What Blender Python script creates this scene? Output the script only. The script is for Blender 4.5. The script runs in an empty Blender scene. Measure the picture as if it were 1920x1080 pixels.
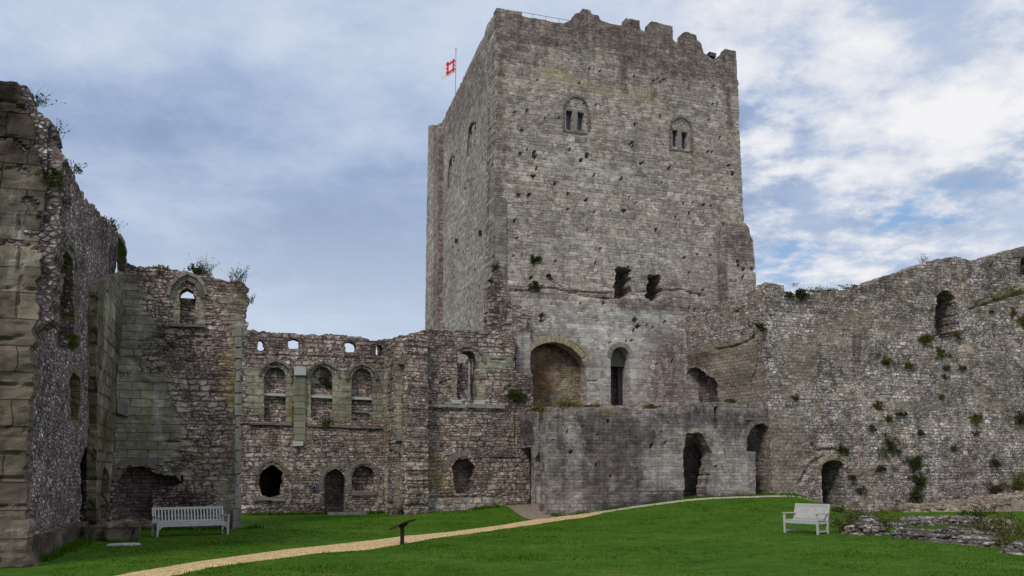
import bpy, math, random
import numpy as np
from math import radians, sin, cos, pi
rng = np.random.default_rng(7); random.seed(7)
SC = bpy.context.scene; COL = SC.collection

# ------------------------------------------------------------------ camera
F, HY, CY, CZ = 1660.0, 893.0, 640.0, 2.0      # focal length, horizon row, optical centre row (pixels of a 1920 wide picture), eye height
PITCH = math.atan((HY-CY)/F)
cam = bpy.data.objects.new('camera', bpy.data.cameras.new('camera')); COL.objects.link(cam)
cam.data.sensor_width = 36; cam.data.lens = 36*F/1920
cam.data.shift_y = (CY-540)/1920; cam.data.clip_start = .1; cam.data.clip_end = 3000
cam.location = (0, 0, CZ); cam.rotation_euler = (pi/2+PITCH, 0, 0)
SC.camera = cam

# castle grid: u runs along the keep's front, v runs back along its side
OX, OY = -0.854, 50.802
U = np.array([0.94898, 0.31532]); V = np.array([-0.31532, 0.94898])
def W(u, v): return np.array([OX, OY])+u*U+v*V

# ------------------------------------------------------------------ light
SUN_EL = 44
sd = .72*U+.69*V                                   # the way the light travels over the ground
SUN_AZ = math.atan2(-sd[1], -sd[0])               # where the sun stands
sun = bpy.data.objects.new('sun', bpy.data.lights.new('sun', 'SUN')); COL.objects.link(sun)
sun.data.energy = 1.9; sun.data.angle = radians(14); sun.data.color = (1, .93, .82)
sun.rotation_euler = (radians(90-SUN_EL), 0, SUN_AZ+pi/2)
SC.view_settings.view_transform = 'Standard'; SC.view_settings.look = 'None'
SC.view_settings.exposure = 0.0; SC.view_settings.gamma = 1

def clear_nodes(nt):
    for n in list(nt.nodes): nt.nodes.remove(n)
class NT:
    def __init__(s, nt): s.nt = nt; clear_nodes(nt)
    def n(s, typ, inputs=None, **kw):
        nd = s.nt.nodes.new(typ)
        for k, v in kw.items(): setattr(nd, k, v)
        for k, v in (inputs or {}).items(): s.set(nd, k, v)
        return nd
    def set(s, nd, k, v):
        sock = nd.inputs[k]
        if isinstance(v, bpy.types.NodeSocket): s.nt.links.new(v, sock)
        elif isinstance(v, bpy.types.Node): s.nt.links.new(v.outputs[0], sock)
        else:
            if isinstance(v, tuple) and len(v) == 3 and sock.type == 'RGBA': v = (*v, 1)
            sock.default_value = v
    def math(s, op, a, b=0.0, clamp=False, c=None):
        nd = s.n('ShaderNodeMath', operation=op, use_clamp=clamp); s.set(nd, 0, a); s.set(nd, 1, b)
        if c is not None: s.set(nd, 2, c)
        return nd.outputs[0]
    def mix(s, f, a, b, mode='MIX'):
        nd = s.n('ShaderNodeMix', data_type='RGBA', blend_type=mode)
        s.set(nd, 0, f); s.set(nd, 6, a); s.set(nd, 7, b); return nd.outputs[2]
    def ramp(s, f, stops, interp='LINEAR'):
        nd = s.n('ShaderNodeValToRGB'); cr = nd.color_ramp; cr.interpolation = interp
        while len(cr.elements) < len(stops): cr.elements.new(.5)
        for e, (p, c) in zip(cr.elements, stops):
            e.position = p; e.color = (*c, 1) if len(c) == 3 else c
        s.set(nd, 0, f); return nd.outputs[0]
    def step(s, x, a, b):
        nd = s.n('ShaderNodeMapRange', interpolation_type='SMOOTHSTEP')
        s.set(nd, 0, x); s.set(nd, 1, a); s.set(nd, 2, b); s.set(nd, 3, 0.0); s.set(nd, 4, 1.0); return nd.outputs[0]
    def noise(s, vec, scale, detail=3, rough=.55, w=None):
        nd = s.n('ShaderNodeTexNoise', {'Scale': scale, 'Detail': detail, 'Roughness': rough})
        s.set(nd, 'Vector', vec); return nd
    def vmul(s, vec, xyz):
        nd = s.n('ShaderNodeVectorMath', operation='MULTIPLY'); s.set(nd, 0, vec); s.set(nd, 1, xyz); return nd.outputs[0]
    def vadd(s, a, b):
        nd = s.n('ShaderNodeVectorMath', operation='ADD'); s.set(nd, 0, a); s.set(nd, 1, b); return nd.outputs[0]

world = bpy.data.worlds.new('World'); SC.world = world; world.use_nodes = True
t = NT(world.node_tree)
tc = t.n('ShaderNodeTexCoord').outputs['Generated']
sky = t.n('ShaderNodeTexSky', sky_type='NISHITA', sun_disc=False, sun_elevation=radians(SUN_EL),
          sun_rotation=pi/2-SUN_AZ, altitude=0, air_density=1, dust_density=1, ozone_density=1.5)
blue = t.mix(1.0, sky.outputs[0], (.115, .115, .125), 'MULTIPLY')
# clouds: noise laid over a flat cloud deck (direction divided by height), so streaks run with perspective
sep = t.n('ShaderNodeSeparateXYZ', {0: tc})
hz = t.math('ADD', t.math('MAXIMUM', sep.outputs[2], 0.0), .22)
px_ = t.math('DIVIDE', sep.outputs[0], hz); py_ = t.math('DIVIDE', sep.outputs[1], hz)
P = t.n('ShaderNodeCombineXYZ', {0: px_, 1: py_, 2: 3.7}).outputs[0]
n1 = t.noise(P, 1.3, 8, .60).outputs[0]
n2 = t.noise(t.vadd(P, (5.3, 2.1, 7.0)), 3.4, 8, .62).outputs[0]
n4 = t.noise(t.vadd(P, (2.2, 7.7, 4.0)), 6.5, 7, .6).outputs[0]
n3 = t.noise(t.vadd(P, (1.3, 9.1, 2.0)), .8, 3, .5).outputs[0]
az = t.math('DIVIDE', sep.outputs[0], t.math('MAXIMUM', sep.outputs[1], .05))     # left to right across the view
right = t.step(az, .06, .30)
# grey-blue veil everywhere, breaking into white heaps and blue gaps towards the right
veil = t.ramp(t.math('ADD', t.math('MULTIPLY', n1, .75), t.math('MULTIPLY', n2, .25)),
              [(.37, (.26, .35, .54)), (.46, (.315, .415, .61)), (.53, (.41, .51, .70)), (.63, (.57, .65, .79))])
low = t.step(sep.outputs[2], .36, .12)
veil = t.mix(t.math('MULTIPLY', low, .75), veil, (.62, .71, .84))
white = t.ramp(t.math('ADD', t.math('MULTIPLY', n2, .5), t.math('MULTIPLY', n4, .5)), [(.38, (.44, .51, .67)), (.48, (.64, .69, .80)), (.60, (.90, .90, .92))])
cl = t.math('ADD', t.math('MULTIPLY', n1, .25), t.math('ADD', t.math('MULTIPLY', n2, .4), t.math('MULTIPLY', n4, .35)))
wmask = t.math('MULTIPLY', t.step(cl, .43, .53), t.math('ADD', t.math('MULTIPLY', right, .92), .08))
gap = t.math('MULTIPLY', t.step(t.math('ADD', t.math('MULTIPLY', n3, .5), t.math('MULTIPLY', n2, .5)), .45, .39), t.step(az, .15, .38))
col = t.mix(gap, veil, t.mix(.7, blue, (.26, .46, .74)))
col = t.mix(wmask, col, white)
col = t.mix(t.step(sep.outputs[2], .0, -.06), col, (.10, .11, .10))
bg = t.n('ShaderNodeBackground', {'Color': col, 'Strength': 1.0})
t.n('ShaderNodeOutputWorld', {'Surface': bg.outputs[0]})

# ------------------------------------------------------------------ picture <-> place
CP, SP = cos(PITCH), sin(PITCH)
def ray(x, y):
    a, b = (x-960)/F, (CY-y)/F
    return np.array([a, CP-b*SP, SP+b*CP])
class Plane:
    """vertical wall plane from P0 to P1 (left to right as seen), local X along it, Y into it, Z up"""
    def __init__(s, p0, p1):
        s.p0 = W(*p0); d = W(*p1)-s.p0; s.L = float(np.linalg.norm(d)); s.X = d/s.L; s.Y = np.array([-s.X[1], s.X[0]])
        s.ang = math.atan2(s.X[1], s.X[0])
    def uz(s, x, y, off=0.0):
        r = ray(x, y); k = (s.p0@s.Y+off)/(r[:2]@s.Y); p = r*k
        return float((p[:2]-s.p0)@s.X), float(p[2]+CZ)
    def poly(s, pts, off=0.0): return np.array([s.uz(x, y, off) for x, y in pts])
    def world(s, a, d, z): q = s.p0+a*s.X+d*s.Y; return (float(q[0]), float(q[1]), float(z))
    def place(s, o): o.location = (float(s.p0[0]), float(s.p0[1]), 0); o.rotation_euler = (0, 0, s.ang)

# ------------------------------------------------------------------ numpy noise
def _h(ix, iy, iz):
    n = (ix*374761393+iy*668265263+iz*2147483647+1013904223).astype(np.int64)
    n = (n ^ (n >> 13))*1274126177; n = n ^ (n >> 16)
    return (n & 0xffffff)/float(0xffffff)
def vnoise(x, y, z=0.0):
    x, y, z = np.broadcast_arrays(np.asarray(x, float), np.asarray(y, float), np.asarray(z, float))
    ix, iy, iz = [np.floor(a).astype(np.int64) for a in (x, y, z)]
    fx, fy, fz = x-ix, y-iy, z-iz
    fx, fy, fz = [f*f*(3-2*f) for f in (fx, fy, fz)]
    r = 0
    for dx in (0, 1):
        for dy in (0, 1):
            for dz in (0, 1):
                r = r+_h(ix+dx, iy+dy, iz+dz)*(fx if dx else 1-fx)*(fy if dy else 1-fy)*(fz if dz else 1-fz)
    return r*2-1
def fbm(x, y, z=0.0, o=4):
    r, a = 0, 1.0
    for i in range(o): r = r+a*vnoise(x*2**i+17*i, y*2**i+5*i, z); a *= .5
    return r/1.9
def sdist(px, pz, poly):
    """signed distance to a polygon, negative inside"""
    d = np.full(px.shape, 1e9); ins = np.zeros(px.shape, bool); n = len(poly)
    for i in range(n):
        a, b = poly[i], poly[(i+1) % n]; e = b-a; L = max(e@e, 1e-12)
        t_ = np.clip(((px-a[0])*e[0]+(pz-a[1])*e[1])/L, 0, 1)
        d = np.minimum(d, np.hypot(px-a[0]-t_*e[0], pz-a[1]-t_*e[1]))
        if a[1] != b[1]:
            c = ((a[1] > pz) != (b[1] > pz)) & (px < (b[0]-a[0])*(pz-a[1])/(b[1]-a[1])+a[0]); ins ^= c
    return np.where(ins, -d, d)

# ------------------------------------------------------------------ object helpers
STONES = set()
def mesh(name, verts, faces, mat, parent=None, smooth=False):
    me = bpy.data.meshes.new(name)
    me.from_pydata([tuple(map(float, v)) for v in verts], [], [tuple(int(i) for i in f) for f in faces])
    if mat is not None: me.materials.append(mat)
    if smooth: me.polygons.foreach_set('use_smooth', [True]*len(me.polygons))
    if mat is not None and mat.name in STONES:
        ca = me.color_attributes.new('zones', 'FLOAT_COLOR', 'POINT'); ca.data.foreach_set('color', [0.0]*(4*len(me.vertices)))
    o = bpy.data.objects.new(name, me); COL.objects.link(o)
    if parent is not None: o.parent = parent
    return o
def tag(o, label, cat, group=None):
    o['label'] = label; o['category'] = cat; o['kind'] = 'thing'
    if group: o['group'] = group
    return o
def empty(name, loc, rz=0.0):
    o = bpy.data.objects.new(name, None); COL.objects.link(o); o.location = loc; o.rotation_euler = (0, 0, rz)
    o.empty_display_size = .3; return o
class MB:
    def __init__(s): s.v = []; s.f = []
    def add(s, v, f):
        b = len(s.v); s.v += [tuple(map(float, p)) for p in v]; s.f += [tuple(b+i for i in q) for q in f]
    def hexa(s, c8): s.add(c8, [(0, 3, 2, 1), (4, 5, 6, 7), (0, 1, 5, 4), (1, 2, 6, 5), (2, 3, 7, 6), (3, 0, 4, 7)])
    def box(s, x0, x1, y0, y1, z0, z1, j=0.0):
        c = [(x0, y0, z0), (x1, y0, z0), (x1, y1, z0), (x0, y1, z0), (x0, y0, z1), (x1, y0, z1), (x1, y1, z1), (x0, y1, z1)]
        if j: c = [tuple(a+random.uniform(-j, j) for a in p) for p in c]
        s.hexa(c)
    def bar(s, a, b, w, h=None, up=(0, 0, 1)):
        """a beam from a to b, w wide and h high"""
        h = h or w; a = np.array(a, float); b = np.array(b, float); d = (b-a)/np.linalg.norm(b-a); up = np.array(up, float)
        if abs(d@up) > .95: up = np.array((0, 1., 0))
        sx = np.cross(d, up); sx /= np.linalg.norm(sx); sz = np.cross(sx, d)
        q = [(-1, -1), (1, -1), (1, 1), (-1, 1)]
        s.hexa([a+sx*w/2*i+sz*h/2*k for i, k in q]+[b+sx*w/2*i+sz*h/2*k for i, k in q])
    def tube(s, a, b, r, r2=None, n=8):
        r2 = r if r2 is None else r2; a = np.array(a, float); b = np.array(b, float); d = (b-a)/np.linalg.norm(b-a)
        u = np.cross(d, (0, 0, 1) if abs(d[2]) < .9 else (1, 0, 0)); u /= np.linalg.norm(u); w = np.cross(d, u)
        V_ = [a+r*(cos(2*pi*i/n)*u+sin(2*pi*i/n)*w) for i in range(n)]+[b+r2*(cos(2*pi*i/n)*u+sin(2*pi*i/n)*w) for i in range(n)]
        s.add(V_, [(i, (i+1) % n, n+(i+1) % n, n+i) for i in range(n)]+[tuple(range(n))[::-1], tuple(range(n, 2*n))])
    def build(s, name, mat, parent=None, bevel=0.0):
        o = mesh(name, s.v, s.f, mat, parent)
        if bevel:
            m = o.modifiers.new('b', 'BEVEL'); m.width = bevel; m.segments = 1; m.limit_method = 'ANGLE'
        return o
# ------------------------------------------------------------------ materials
def stone(name, cell=(.3, .15), pal=None, mortar=(.2, .19, .17), mw=.05, rnd=.85, bump=.6,
          ash=(.24, .22, .17), ash2=(.16, .14, .11), ashsize=(.8, .34), stain_shade=(.30, .25, .31), pale=(.42, .43, .42), moss=(.16, .15, .05),
          streak=.3, patch=.45, jd=.5, vary=.44, two=.35, coursed=True, tint=(.30, .24, .17), tamt=.35, rough=1.0, hue=(1, 1, 1), drift=.5, dual=False):
    """masonry: squashed Voronoi stones in mortar; vertex attribute 'zones' swaps in ashlar (R), stains and painted shade (G), pale wash (B), lichen (A)"""
    m = bpy.data.materials.new(name); m.use_nodes = True; t = NT(m.node_tree); STONES.add(name)
    co = t.n('ShaderNodeTexCoord').outputs['Object']
    co = t.vadd(co, t.vmul(t.n('ShaderNodeObjectInfo').outputs['Random'], (37.0, 11.0, 0.0)))
    big = t.noise(co, .33, 4, .6); mid = t.noise(co, 1.7, 4, .6); fine = t.noise(co, 22.0, 4, .7)
    warp = t.vadd(t.vmul(t.vadd(mid.outputs[1], (-.5, -.5, -.5)), (.20, .20, .07*rough)), t.vmul(t.vadd(t.noise(co, 4.2, 3, .6).outputs[1], (-.5, -.5, -.5)), (.10*(rough-1), .10*(rough-1), .13*(rough-1))))
    wc = t.vmul(t.vadd(co, warp), (1/cell[0], 1/cell[0], 1/cell[1]))
    c2 = t.n('ShaderNodeSeparateColor', {0: t.n('ShaderNodeTexVoronoi', {'Vector': t.vmul(co, (9.0, 9.0, 13.0)), 'Scale': 1.0}, feature='F1').outputs['Color']})
    def courses(wc, seed):
        """courses of uneven height, each filled with stones of uneven length"""
        sw = t.n('ShaderNodeSeparateXYZ', {0: wc}); zz = sw.outputs[2]; xx = t.math('ADD', sw.outputs[0], sw.outputs[1])
        zn = t.noise(t.n('ShaderNodeCombineXYZ', {0: seed, 2: t.math('MULTIPLY', zz, .31)}).outputs[0], 1.0, 2, .5).outputs[0]
        zz = t.math('ADD', zz, t.math('MULTIPLY', zn, 2.6)); row = t.math('FLOOR', zz); fz = t.math('SUBTRACT', zz, row)
        w_ = t.math('ADD', xx, t.math('MULTIPLY', row, 17.37+seed))
        v1 = t.n('ShaderNodeTexVoronoi', {'W': w_, 'Scale': 1.0, 'Randomness': 1.0}, voronoi_dimensions='1D', feature='F1')
        v2 = t.n('ShaderNodeTexVoronoi', {'W': w_, 'Scale': 1.0, 'Randomness': 1.0}, voronoi_dimensions='1D', feature='DISTANCE_TO_EDGE')
        ex = t.math('MULTIPLY', v2.outputs['Distance'], cell[0]/cell[1]*.9); ez = t.math('MINIMUM', fz, t.math('SUBTRACT', 1.0, fz))
        ed = t.n('ShaderNodeMath', operation='SMOOTH_MIN'); t.set(ed, 0, ex); t.set(ed, 1, ez); t.set(ed, 2, .25)
        return v1.outputs['Color'], ed.outputs[0]
    if coursed:
        cc, ed = courses(wc, 0.0)
        if dual:
            cb, eb = courses(t.vmul(wc, (.55, .55, .56)), 3.0)
            pick = t.step(t.noise(t.vadd(co, (5., 5., 5.)), 1.1, 3, .6).outputs[0], .49, .53)
            cc = t.mix(pick, cc, cb); ed = t.n('ShaderNodeMix', {0: pick, 2: ed, 3: t.math('MULTIPLY', eb, 1.7)}, data_type='FLOAT').outputs[0]
        cs = t.n('ShaderNodeSeparateColor', {0: cc})
        rag_ = t.math('MULTIPLY', t.math('SUBTRACT', t.noise(co, 1.1/cell[1], 3, .7).outputs[0], .5), .26+.14*rough)
        dist = t.math('ADD', t.math('MULTIPLY', ed, .55), rag_)
    else:
        vo = t.n('ShaderNodeTexVoronoi', {'Vector': wc, 'Scale': 1.0, 'Randomness': rnd}, feature='F1')
        ve = t.n('ShaderNodeTexVoronoi', {'Vector': wc, 'Scale': 1.0, 'Randomness': rnd}, feature='DISTANCE_TO_EDGE')
        cs = t.n('ShaderNodeSeparateColor', {0: vo.outputs['Color']})
        dist = t.math('ADD', ve.outputs['Distance'], t.math('MULTIPLY', t.math('SUBTRACT', t.noise(co, 14., 3, .7).outputs[0], .5), .16))
    n = len(pal); col = t.ramp(t.math('ADD', t.math('MULTIPLY', cs.outputs[0], 1-two), t.math('MULTIPLY', c2.outputs[0], two)), [(.02+.96*i/(n-1), c) for i, c in enumerate(pal)])
    edge = t.step(dist, mw*.1, mw*2.2)
    joint = t.mix(t.math('MULTIPLY', fine.outputs[0], .9), mortar, tuple(c*jd for c in mortar))
    col = t.mix(edge, joint, col)
    # browner and darker drifts half a metre to a metre across
    dr = t.noise(t.vadd(co, (3., 8., 1.)), .9, 5, .7).outputs[0]; d2 = t.noise(t.vadd(co, (13., 2., 6.)), 2.6, 4, .7).outputs[0]
    col = t.mix(t.math('MULTIPLY', t.step(dr, .45, .68), tamt), col, tint)
    kk = t.math('ADD', .97-.5*drift, t.math('MULTIPLY', t.step(d2, .30, .66), drift))
    col = t.mix(1.0, col, t.n('ShaderNodeCombineColor', {0: kk, 1: kk, 2: kk}).outputs[0], 'MULTIPLY')
    # ashlar blocks
    sp = t.n('ShaderNodeSeparateXYZ', {0: t.vadd(co, t.vmul(t.vadd(mid.outputs[1], (-.5, -.5, -.5)), (.10, .10, .06)))})
    bc = t.n('ShaderNodeCombineXYZ', {0: t.math('ADD', sp.outputs[0], sp.outputs[1]), 1: sp.outputs[2], 2: 0.0}).outputs[0]
    br = t.n('ShaderNodeTexBrick', {'Vector': bc, 'Color1': ash, 'Color2': ash2, 'Mortar': tuple(c*.4 for c in ash2), 'Scale': 1.0, 'Mortar Size': .016,
                                    'Mortar Smooth': .6, 'Bias': 0.0, 'Brick Width': ashsize[0], 'Row Height': ashsize[1]}, offset=.43)
    at = t.n('ShaderNodeAttribute', attribute_name='zones')
    zs = t.n('ShaderNodeSeparateColor', {0: at.outputs['Color']})
    wob = t.math('MULTIPLY', t.math('SUBTRACT', t.noise(t.vmul(co, (1.6, 1.6, .8)), 1.3, 6, .75).outputs[0], .5), 1.5)
    def zone(sock): return t.math('MULTIPLY', t.step(t.math('ADD', sock, wob), .25, .75), t.step(sock, .02, .3))
    R, G, B, A = zone(zs.outputs[0]), zone(zs.outputs[1]), zone(zs.outputs[2]), zone(at.outputs['Alpha'])
    acol = t.mix(t.math('MULTIPLY', mid.outputs[0], .5), br.outputs[0], t.mix(fine.outputs[0], ash2, ash))
    col = t.mix(R, col, acol)
    col = t.mix(t.math('MULTIPLY', B, t.math('ADD', .35, t.math('MULTIPLY', fine.outputs[0], .7))), col, pale)
    lich = t.math('MULTIPLY', t.step(t.noise(t.vadd(co, (9., 4., 2.)), 1.4, 6, .7).outputs[0], .56, .70), .45)
    col = t.mix(t.math('MAXIMUM', t.math('MULTIPLY', A, t.math('ADD', .3, t.math('MULTIPLY', fine.outputs[0], .8))), t.math('MULTIPLY', lich, .28)), col, moss)
    # weather streaks run down the wall
    st = t.noise(t.vmul(co, (2.1, 2.1, .13)), 1.0, 6, .68).outputs[0]
    stf = t.math('MAXIMUM', t.math('MULTIPLY', t.step(st, .50, .66), streak), t.math('MULTIPLY', G, t.math('ADD', .55, t.math('MULTIPLY', t.step(st, .35, .6), .45))))
    col = t.mix(stf, col, t.mix(1.0, col, stain_shade, 'MULTIPLY'))  # tint for stains and painted shade; its purple follows the cast of shadows
    # broad tonal patches, fine grain
    k = t.math('ADD', 1-patch*.5, t.math('MULTIPLY', t.step(big.outputs[0], .3, .7), patch))
    k = t.math('MULTIPLY', k, t.math('ADD', .62, t.math('MULTIPLY', fine.outputs[0], .78)))
    k = t.math('MULTIPLY', k, t.math('ADD', 1-vary*.5, t.math('MULTIPLY', cs.outputs[1], vary)))
    col = t.mix(1.0, col, t.n('ShaderNodeCombineColor', {0: k, 1: k, 2: k}).outputs[0], 'MULTIPLY')
    col = t.mix(1.0, col, hue, 'MULTIPLY')
    hgt = t.math('ADD', t.math('MULTIPLY', edge, t.math('ADD', .45, t.math('MULTIPLY', cs.outputs[2], .8))), t.math('MULTIPLY', fine.outputs[0], .35))
    hgt2 = t.math('ADD', t.math('SUBTRACT', .8, br.outputs['Fac']), t.math('MULTIPLY', t.noise(co, 7., 5, .7).outputs[0], .8))
    h = t.n('ShaderNodeMix', {0: R, 2: hgt, 3: hgt2}, data_type='FLOAT').outputs[0]
    bp = t.n('ShaderNodeBump', {'Height': h, 'Strength': bump, 'Distance': .05})
    b = t.n('ShaderNodeBsdfPrincipled', {'Base Color': col, 'Roughness': .93, 'Normal': bp.outputs[0], 'Specular IOR Level': .15})
    t.n('ShaderNodeOutputMaterial', {'Surface': b.outputs[0]})
    return m
def dress(name, pal, stain_shade=(.42, .38, .42), moss=(.22, .21, .13), bump=.35, streak=.4):
    """separately cut blocks: one tone per block, pitted and weathered"""
    m = bpy.data.materials.new(name); m.use_nodes = True; t = NT(m.node_tree)
    co = t.n('ShaderNodeTexCoord').outputs['Object']; co = t.vadd(co, t.vmul(t.n('ShaderNodeObjectInfo').outputs['Random'], (37.0, 11.0, 0.0)))
    r = t.n('ShaderNodeNewGeometry').outputs['Random Per Island']
    col = t.ramp(r, [(i/(len(pal)-1), c) for i, c in enumerate(pal)])
    f = t.noise(co, 20., 5, .72).outputs[0]; a = t.noise(co, 2.2, 5, .65).outputs[0]; b = t.noise(t.vmul(co, (3., 3., .4)), 1., 5, .65).outputs[0]
    col = t.mix(t.math('MULTIPLY', t.step(a, .48, .66), .6), col, moss)
    col = t.mix(t.math('MULTIPLY', t.step(b, .45, .65), streak), col, t.mix(1.0, col, stain_shade, 'MULTIPLY'))
    k = t.math('ADD', .6, t.math('MULTIPLY', f, .8)); col = t.mix(1.0, col, t.n('ShaderNodeCombineColor', {0: k, 1: k, 2: k}).outputs[0], 'MULTIPLY')
    bp = t.n('ShaderNodeBump', {'Height': t.math('ADD', f, a), 'Strength': bump, 'Distance': .05})
    s = t.n('ShaderNodeBsdfPrincipled', {'Base Color': col, 'Roughness': .93, 'Normal': bp.outputs[0], 'Specular IOR Level': .15})
    t.n('ShaderNodeOutputMaterial', {'Surface': s.outputs[0]}); return m
def plain(name, c, rough=.8, var=.25, scale=8., bump=.15, metal=0., stretch=(1, 1, 1), spec=.3):
    m = bpy.data.materials.new(name); m.use_nodes = True; t = NT(m.node_tree)
    co = t.vmul(t.n('ShaderNodeTexCoord').outputs['Object'], tuple(float(s) for s in stretch))
    nz = t.noise(co, scale, 5, .65).outputs[0]
    col = t.mix(nz, tuple(x*(1-var) for x in c), tuple(min(1, x*(1+var)) for x in c))
    bp = t.n('ShaderNodeBump', {'Height': nz, 'Strength': bump, 'Distance': .02})
    b = t.n('ShaderNodeBsdfPrincipled', {'Base Color': col, 'Roughness': rough, 'Metallic': metal, 'Normal': bp.outputs[0], 'Specular IOR Level': spec})
    t.n('ShaderNodeOutputMaterial', {'Surface': b.outputs[0]}); return m
def leafmat(name, cols, transl=.25):
    m = bpy.data.materials.new(name); m.use_nodes = True; t = NT(m.node_tree)
    r = t.n('ShaderNodeNewGeometry').outputs['Random Per Island']
    col = t.ramp(r, [(i/(len(cols)-1), c) for i, c in enumerate(cols)])
    d = t.n('ShaderNodeBsdfDiffuse', {'Color': col}); tr = t.n('ShaderNodeBsdfTranslucent', {'Color': col})
    s = t.n('ShaderNodeMixShader', {0: transl, 1: d.outputs[0], 2: tr.outputs[0]})
    t.n('ShaderNodeOutputMaterial', {'Surface': s.outputs[0]}); return m

M_KEEP = stone('keep_masonry', (.46, .16), [(.215, .172, .16), (.325, .282, .25), (.38, .338, .30), (.26, .215, .195), (.44, .405, .365), (.345, .31, .28)],
               mortar=(.25, .23, .205), mw=.05, rnd=.75, jd=.4, vary=.5, tamt=.25, hue=(1.08, 1.06, 1.07), dual=True, drift=.6, stain_shade=(.50, .45, .465), pale=(.46, .47, .45), streak=.10, patch=.35, bump=.4, moss=(.36, .31, .18),
               ash=(.36, .34, .29), ash2=(.28, .26, .22))
M_FLINT = stone('purple_flint_rubble', (.17, .115), [(.08, .06, .075), (.20, .165, .18), (.33, .295, .31), (.12, .095, .105), (.60, .58, .60), (.22, .17, .17), (.42, .39, .40)],
                mortar=(.15, .125, .13), mw=.11, two=.3, jd=.35, vary=.5, coursed=False, tamt=.25, hue=(1.10, 1.02, 1.00), drift=.8, dual=False, stain_shade=(.42, .36, .42), streak=.25, patch=.5, bump=.9, ash=(.215, .18, .115), ash2=(.12, .098, .07), ashsize=(.9, .42), moss=(.10, .11, .03))
M_RUB = stone('coursed_brown_rubble', (.29, .13), [(.12, .09, .09), (.29, .24, .20), (.20, .16, .15), (.43, .395, .355), (.34, .285, .23), (.16, .125, .125), (.52, .49, .44), (.25, .205, .18)],
              mortar=(.13, .10, .095), mw=.09, two=.3, rough=2.4, hue=(1.03, .99, .98), drift=.85, dual=True, jd=.35, stain_shade=(.46, .36, .43), streak=.2, patch=.55, bump=.9, ash=(.31, .31, .235), ash2=(.20, .19, .14), pale=(.46, .46, .42), moss=(.20, .15, .05))
M_ASH = stone('mossy_ashlar', (1.0, .5), [(.13, .11, .075), (.18, .15, .10), (.25, .22, .16), (.11, .092, .07)],
              mortar=(.09, .08, .06), mw=.018, rnd=.55, stain_shade=(.4, .33, .36), streak=.5, patch=1.0, bump=1.0, ash=(.20, .165, .125), ash2=(.095, .076, .062), ashsize=(1.2, .62), moss=(.15, .125, .04), pale=(.36, .36, .31))
M_FORE = stone('weathered_render_masonry', (.40, .16), [(.25, .23, .22), (.31, .29, .27), (.21, .185, .185), (.36, .345, .33)],
               mortar=(.25, .235, .225), mw=.03, stain_shade=(.42, .385, .42), streak=.7, patch=.5, bump=.6, tamt=.2, rough=1.4, drift=.8, hue=(.97, .93, .92),  pale=(.40, .395, .375), moss=(.17, .15, .06))
M_CURT = stone('pale_flint_courses', (.21, .105), [(.15, .125, .125), (.33, .305, .285), (.44, .42, .41), (.22, .19, .175), (.62, .61, .61), (.30, .26, .225), (.40, .375, .35)],
               mortar=(.20, .17, .15), mw=.09, vary=.5, two=.35, jd=.35, rough=2.7, hue=(.93, .88, .88), drift=.9, dual=True, tint=(.34, .27, .195), tamt=.5, stain_shade=(.55, .47, .48), streak=.12, patch=.5, bump=.7, pale=(.40, .39, .36), ash=(.31, .275, .225), ash2=(.25, .215, .17), ashsize=(.3, .2), moss=(.27, .22, .14))
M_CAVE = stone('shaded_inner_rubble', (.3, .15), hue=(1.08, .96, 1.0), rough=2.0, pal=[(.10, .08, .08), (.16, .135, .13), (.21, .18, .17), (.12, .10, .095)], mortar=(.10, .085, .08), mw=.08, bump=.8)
M_BRICK = stone('brown_arch_infill', (.26, .11), [(.17, .115, .08), (.25, .18, .12), (.33, .26, .18), (.20, .14, .10), (.37, .31, .23)],
                mortar=(.22, .17, .12), mw=.07, bump=.8, stain_shade=(.5, .4, .4), streak=.2, pale=(.38, .34, .27), moss=(.13, .065, .03))
M_DRESS = dress('pale_dressed_stone', [(.25, .235, .20), (.33, .32, .29), (.22, .20, .18), (.30, .29, .25)])
M_GREEN = dress('green_tinged_ashlar', [(.20, .195, .14), (.28, .27, .20), (.16, .15, .11), (.23, .21, .15)], moss=(.24, .235, .15))
M_DRESSD = dress('dark_dressed_stone', [(.17, .15, .14), (.23, .205, .185), (.14, .12, .115), (.20, .18, .165)], moss=(.17, .16, .10))
M_GOLD = dress('yellow_arch_stone', [(.38, .31, .20), (.34, .28, .19), (.43, .37, .26), (.32, .28, .21)], streak=.2)
M_BENCH = plain('silvered_teak', (.45, .445, .42), .75, .38, 9, .5, stretch=(1, 1, 1))
M_BLACK = plain('black_painted_metal', (.008, .009, .012), .5, .2, 8, .05)
M_BLUE = plain('dark_blue_enamel', (.015, .02, .05), .4, .1, 8, .02)
M_WHITE = plain('white_enamel', (.55, .55, .6), .5, .05, 8, .02)
M_RED = plain('red_cloth', (.62, .02, .06), .8, .08, 8, .02)
M_FLAG = plain('white_cloth', (.78, .80, .84), .8, .03, 8, .02)
M_STEEL = plain('grey_pole_metal', (.33, .34, .36), .5, .1, 8, .02)
M_WOOD = plain('dark_door_boards', (.055, .045, .05), .8, .35, 5, .3, stretch=(14, 1, 1))
M_LEAD = plain('leaded_window_glass', (.055, .06, .11), .35, .3, 9, .1, spec=.5)
M_LEAF = leafmat('green_wall_plant_leaves', [(.05, .075, .015), (.09, .11, .022), (.15, .15, .035), (.20, .18, .05)])
M_LEAFD = leafmat('dark_ivy_leaves', [(.025, .04, .012), (.045, .065, .018), (.075, .09, .025), (.11, .10, .04)])
M_LEAFB = leafmat('brown_dry_stalks', [(.07, .055, .03), (.11, .09, .05), (.06, .07, .025), (.16, .13, .07)])
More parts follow.
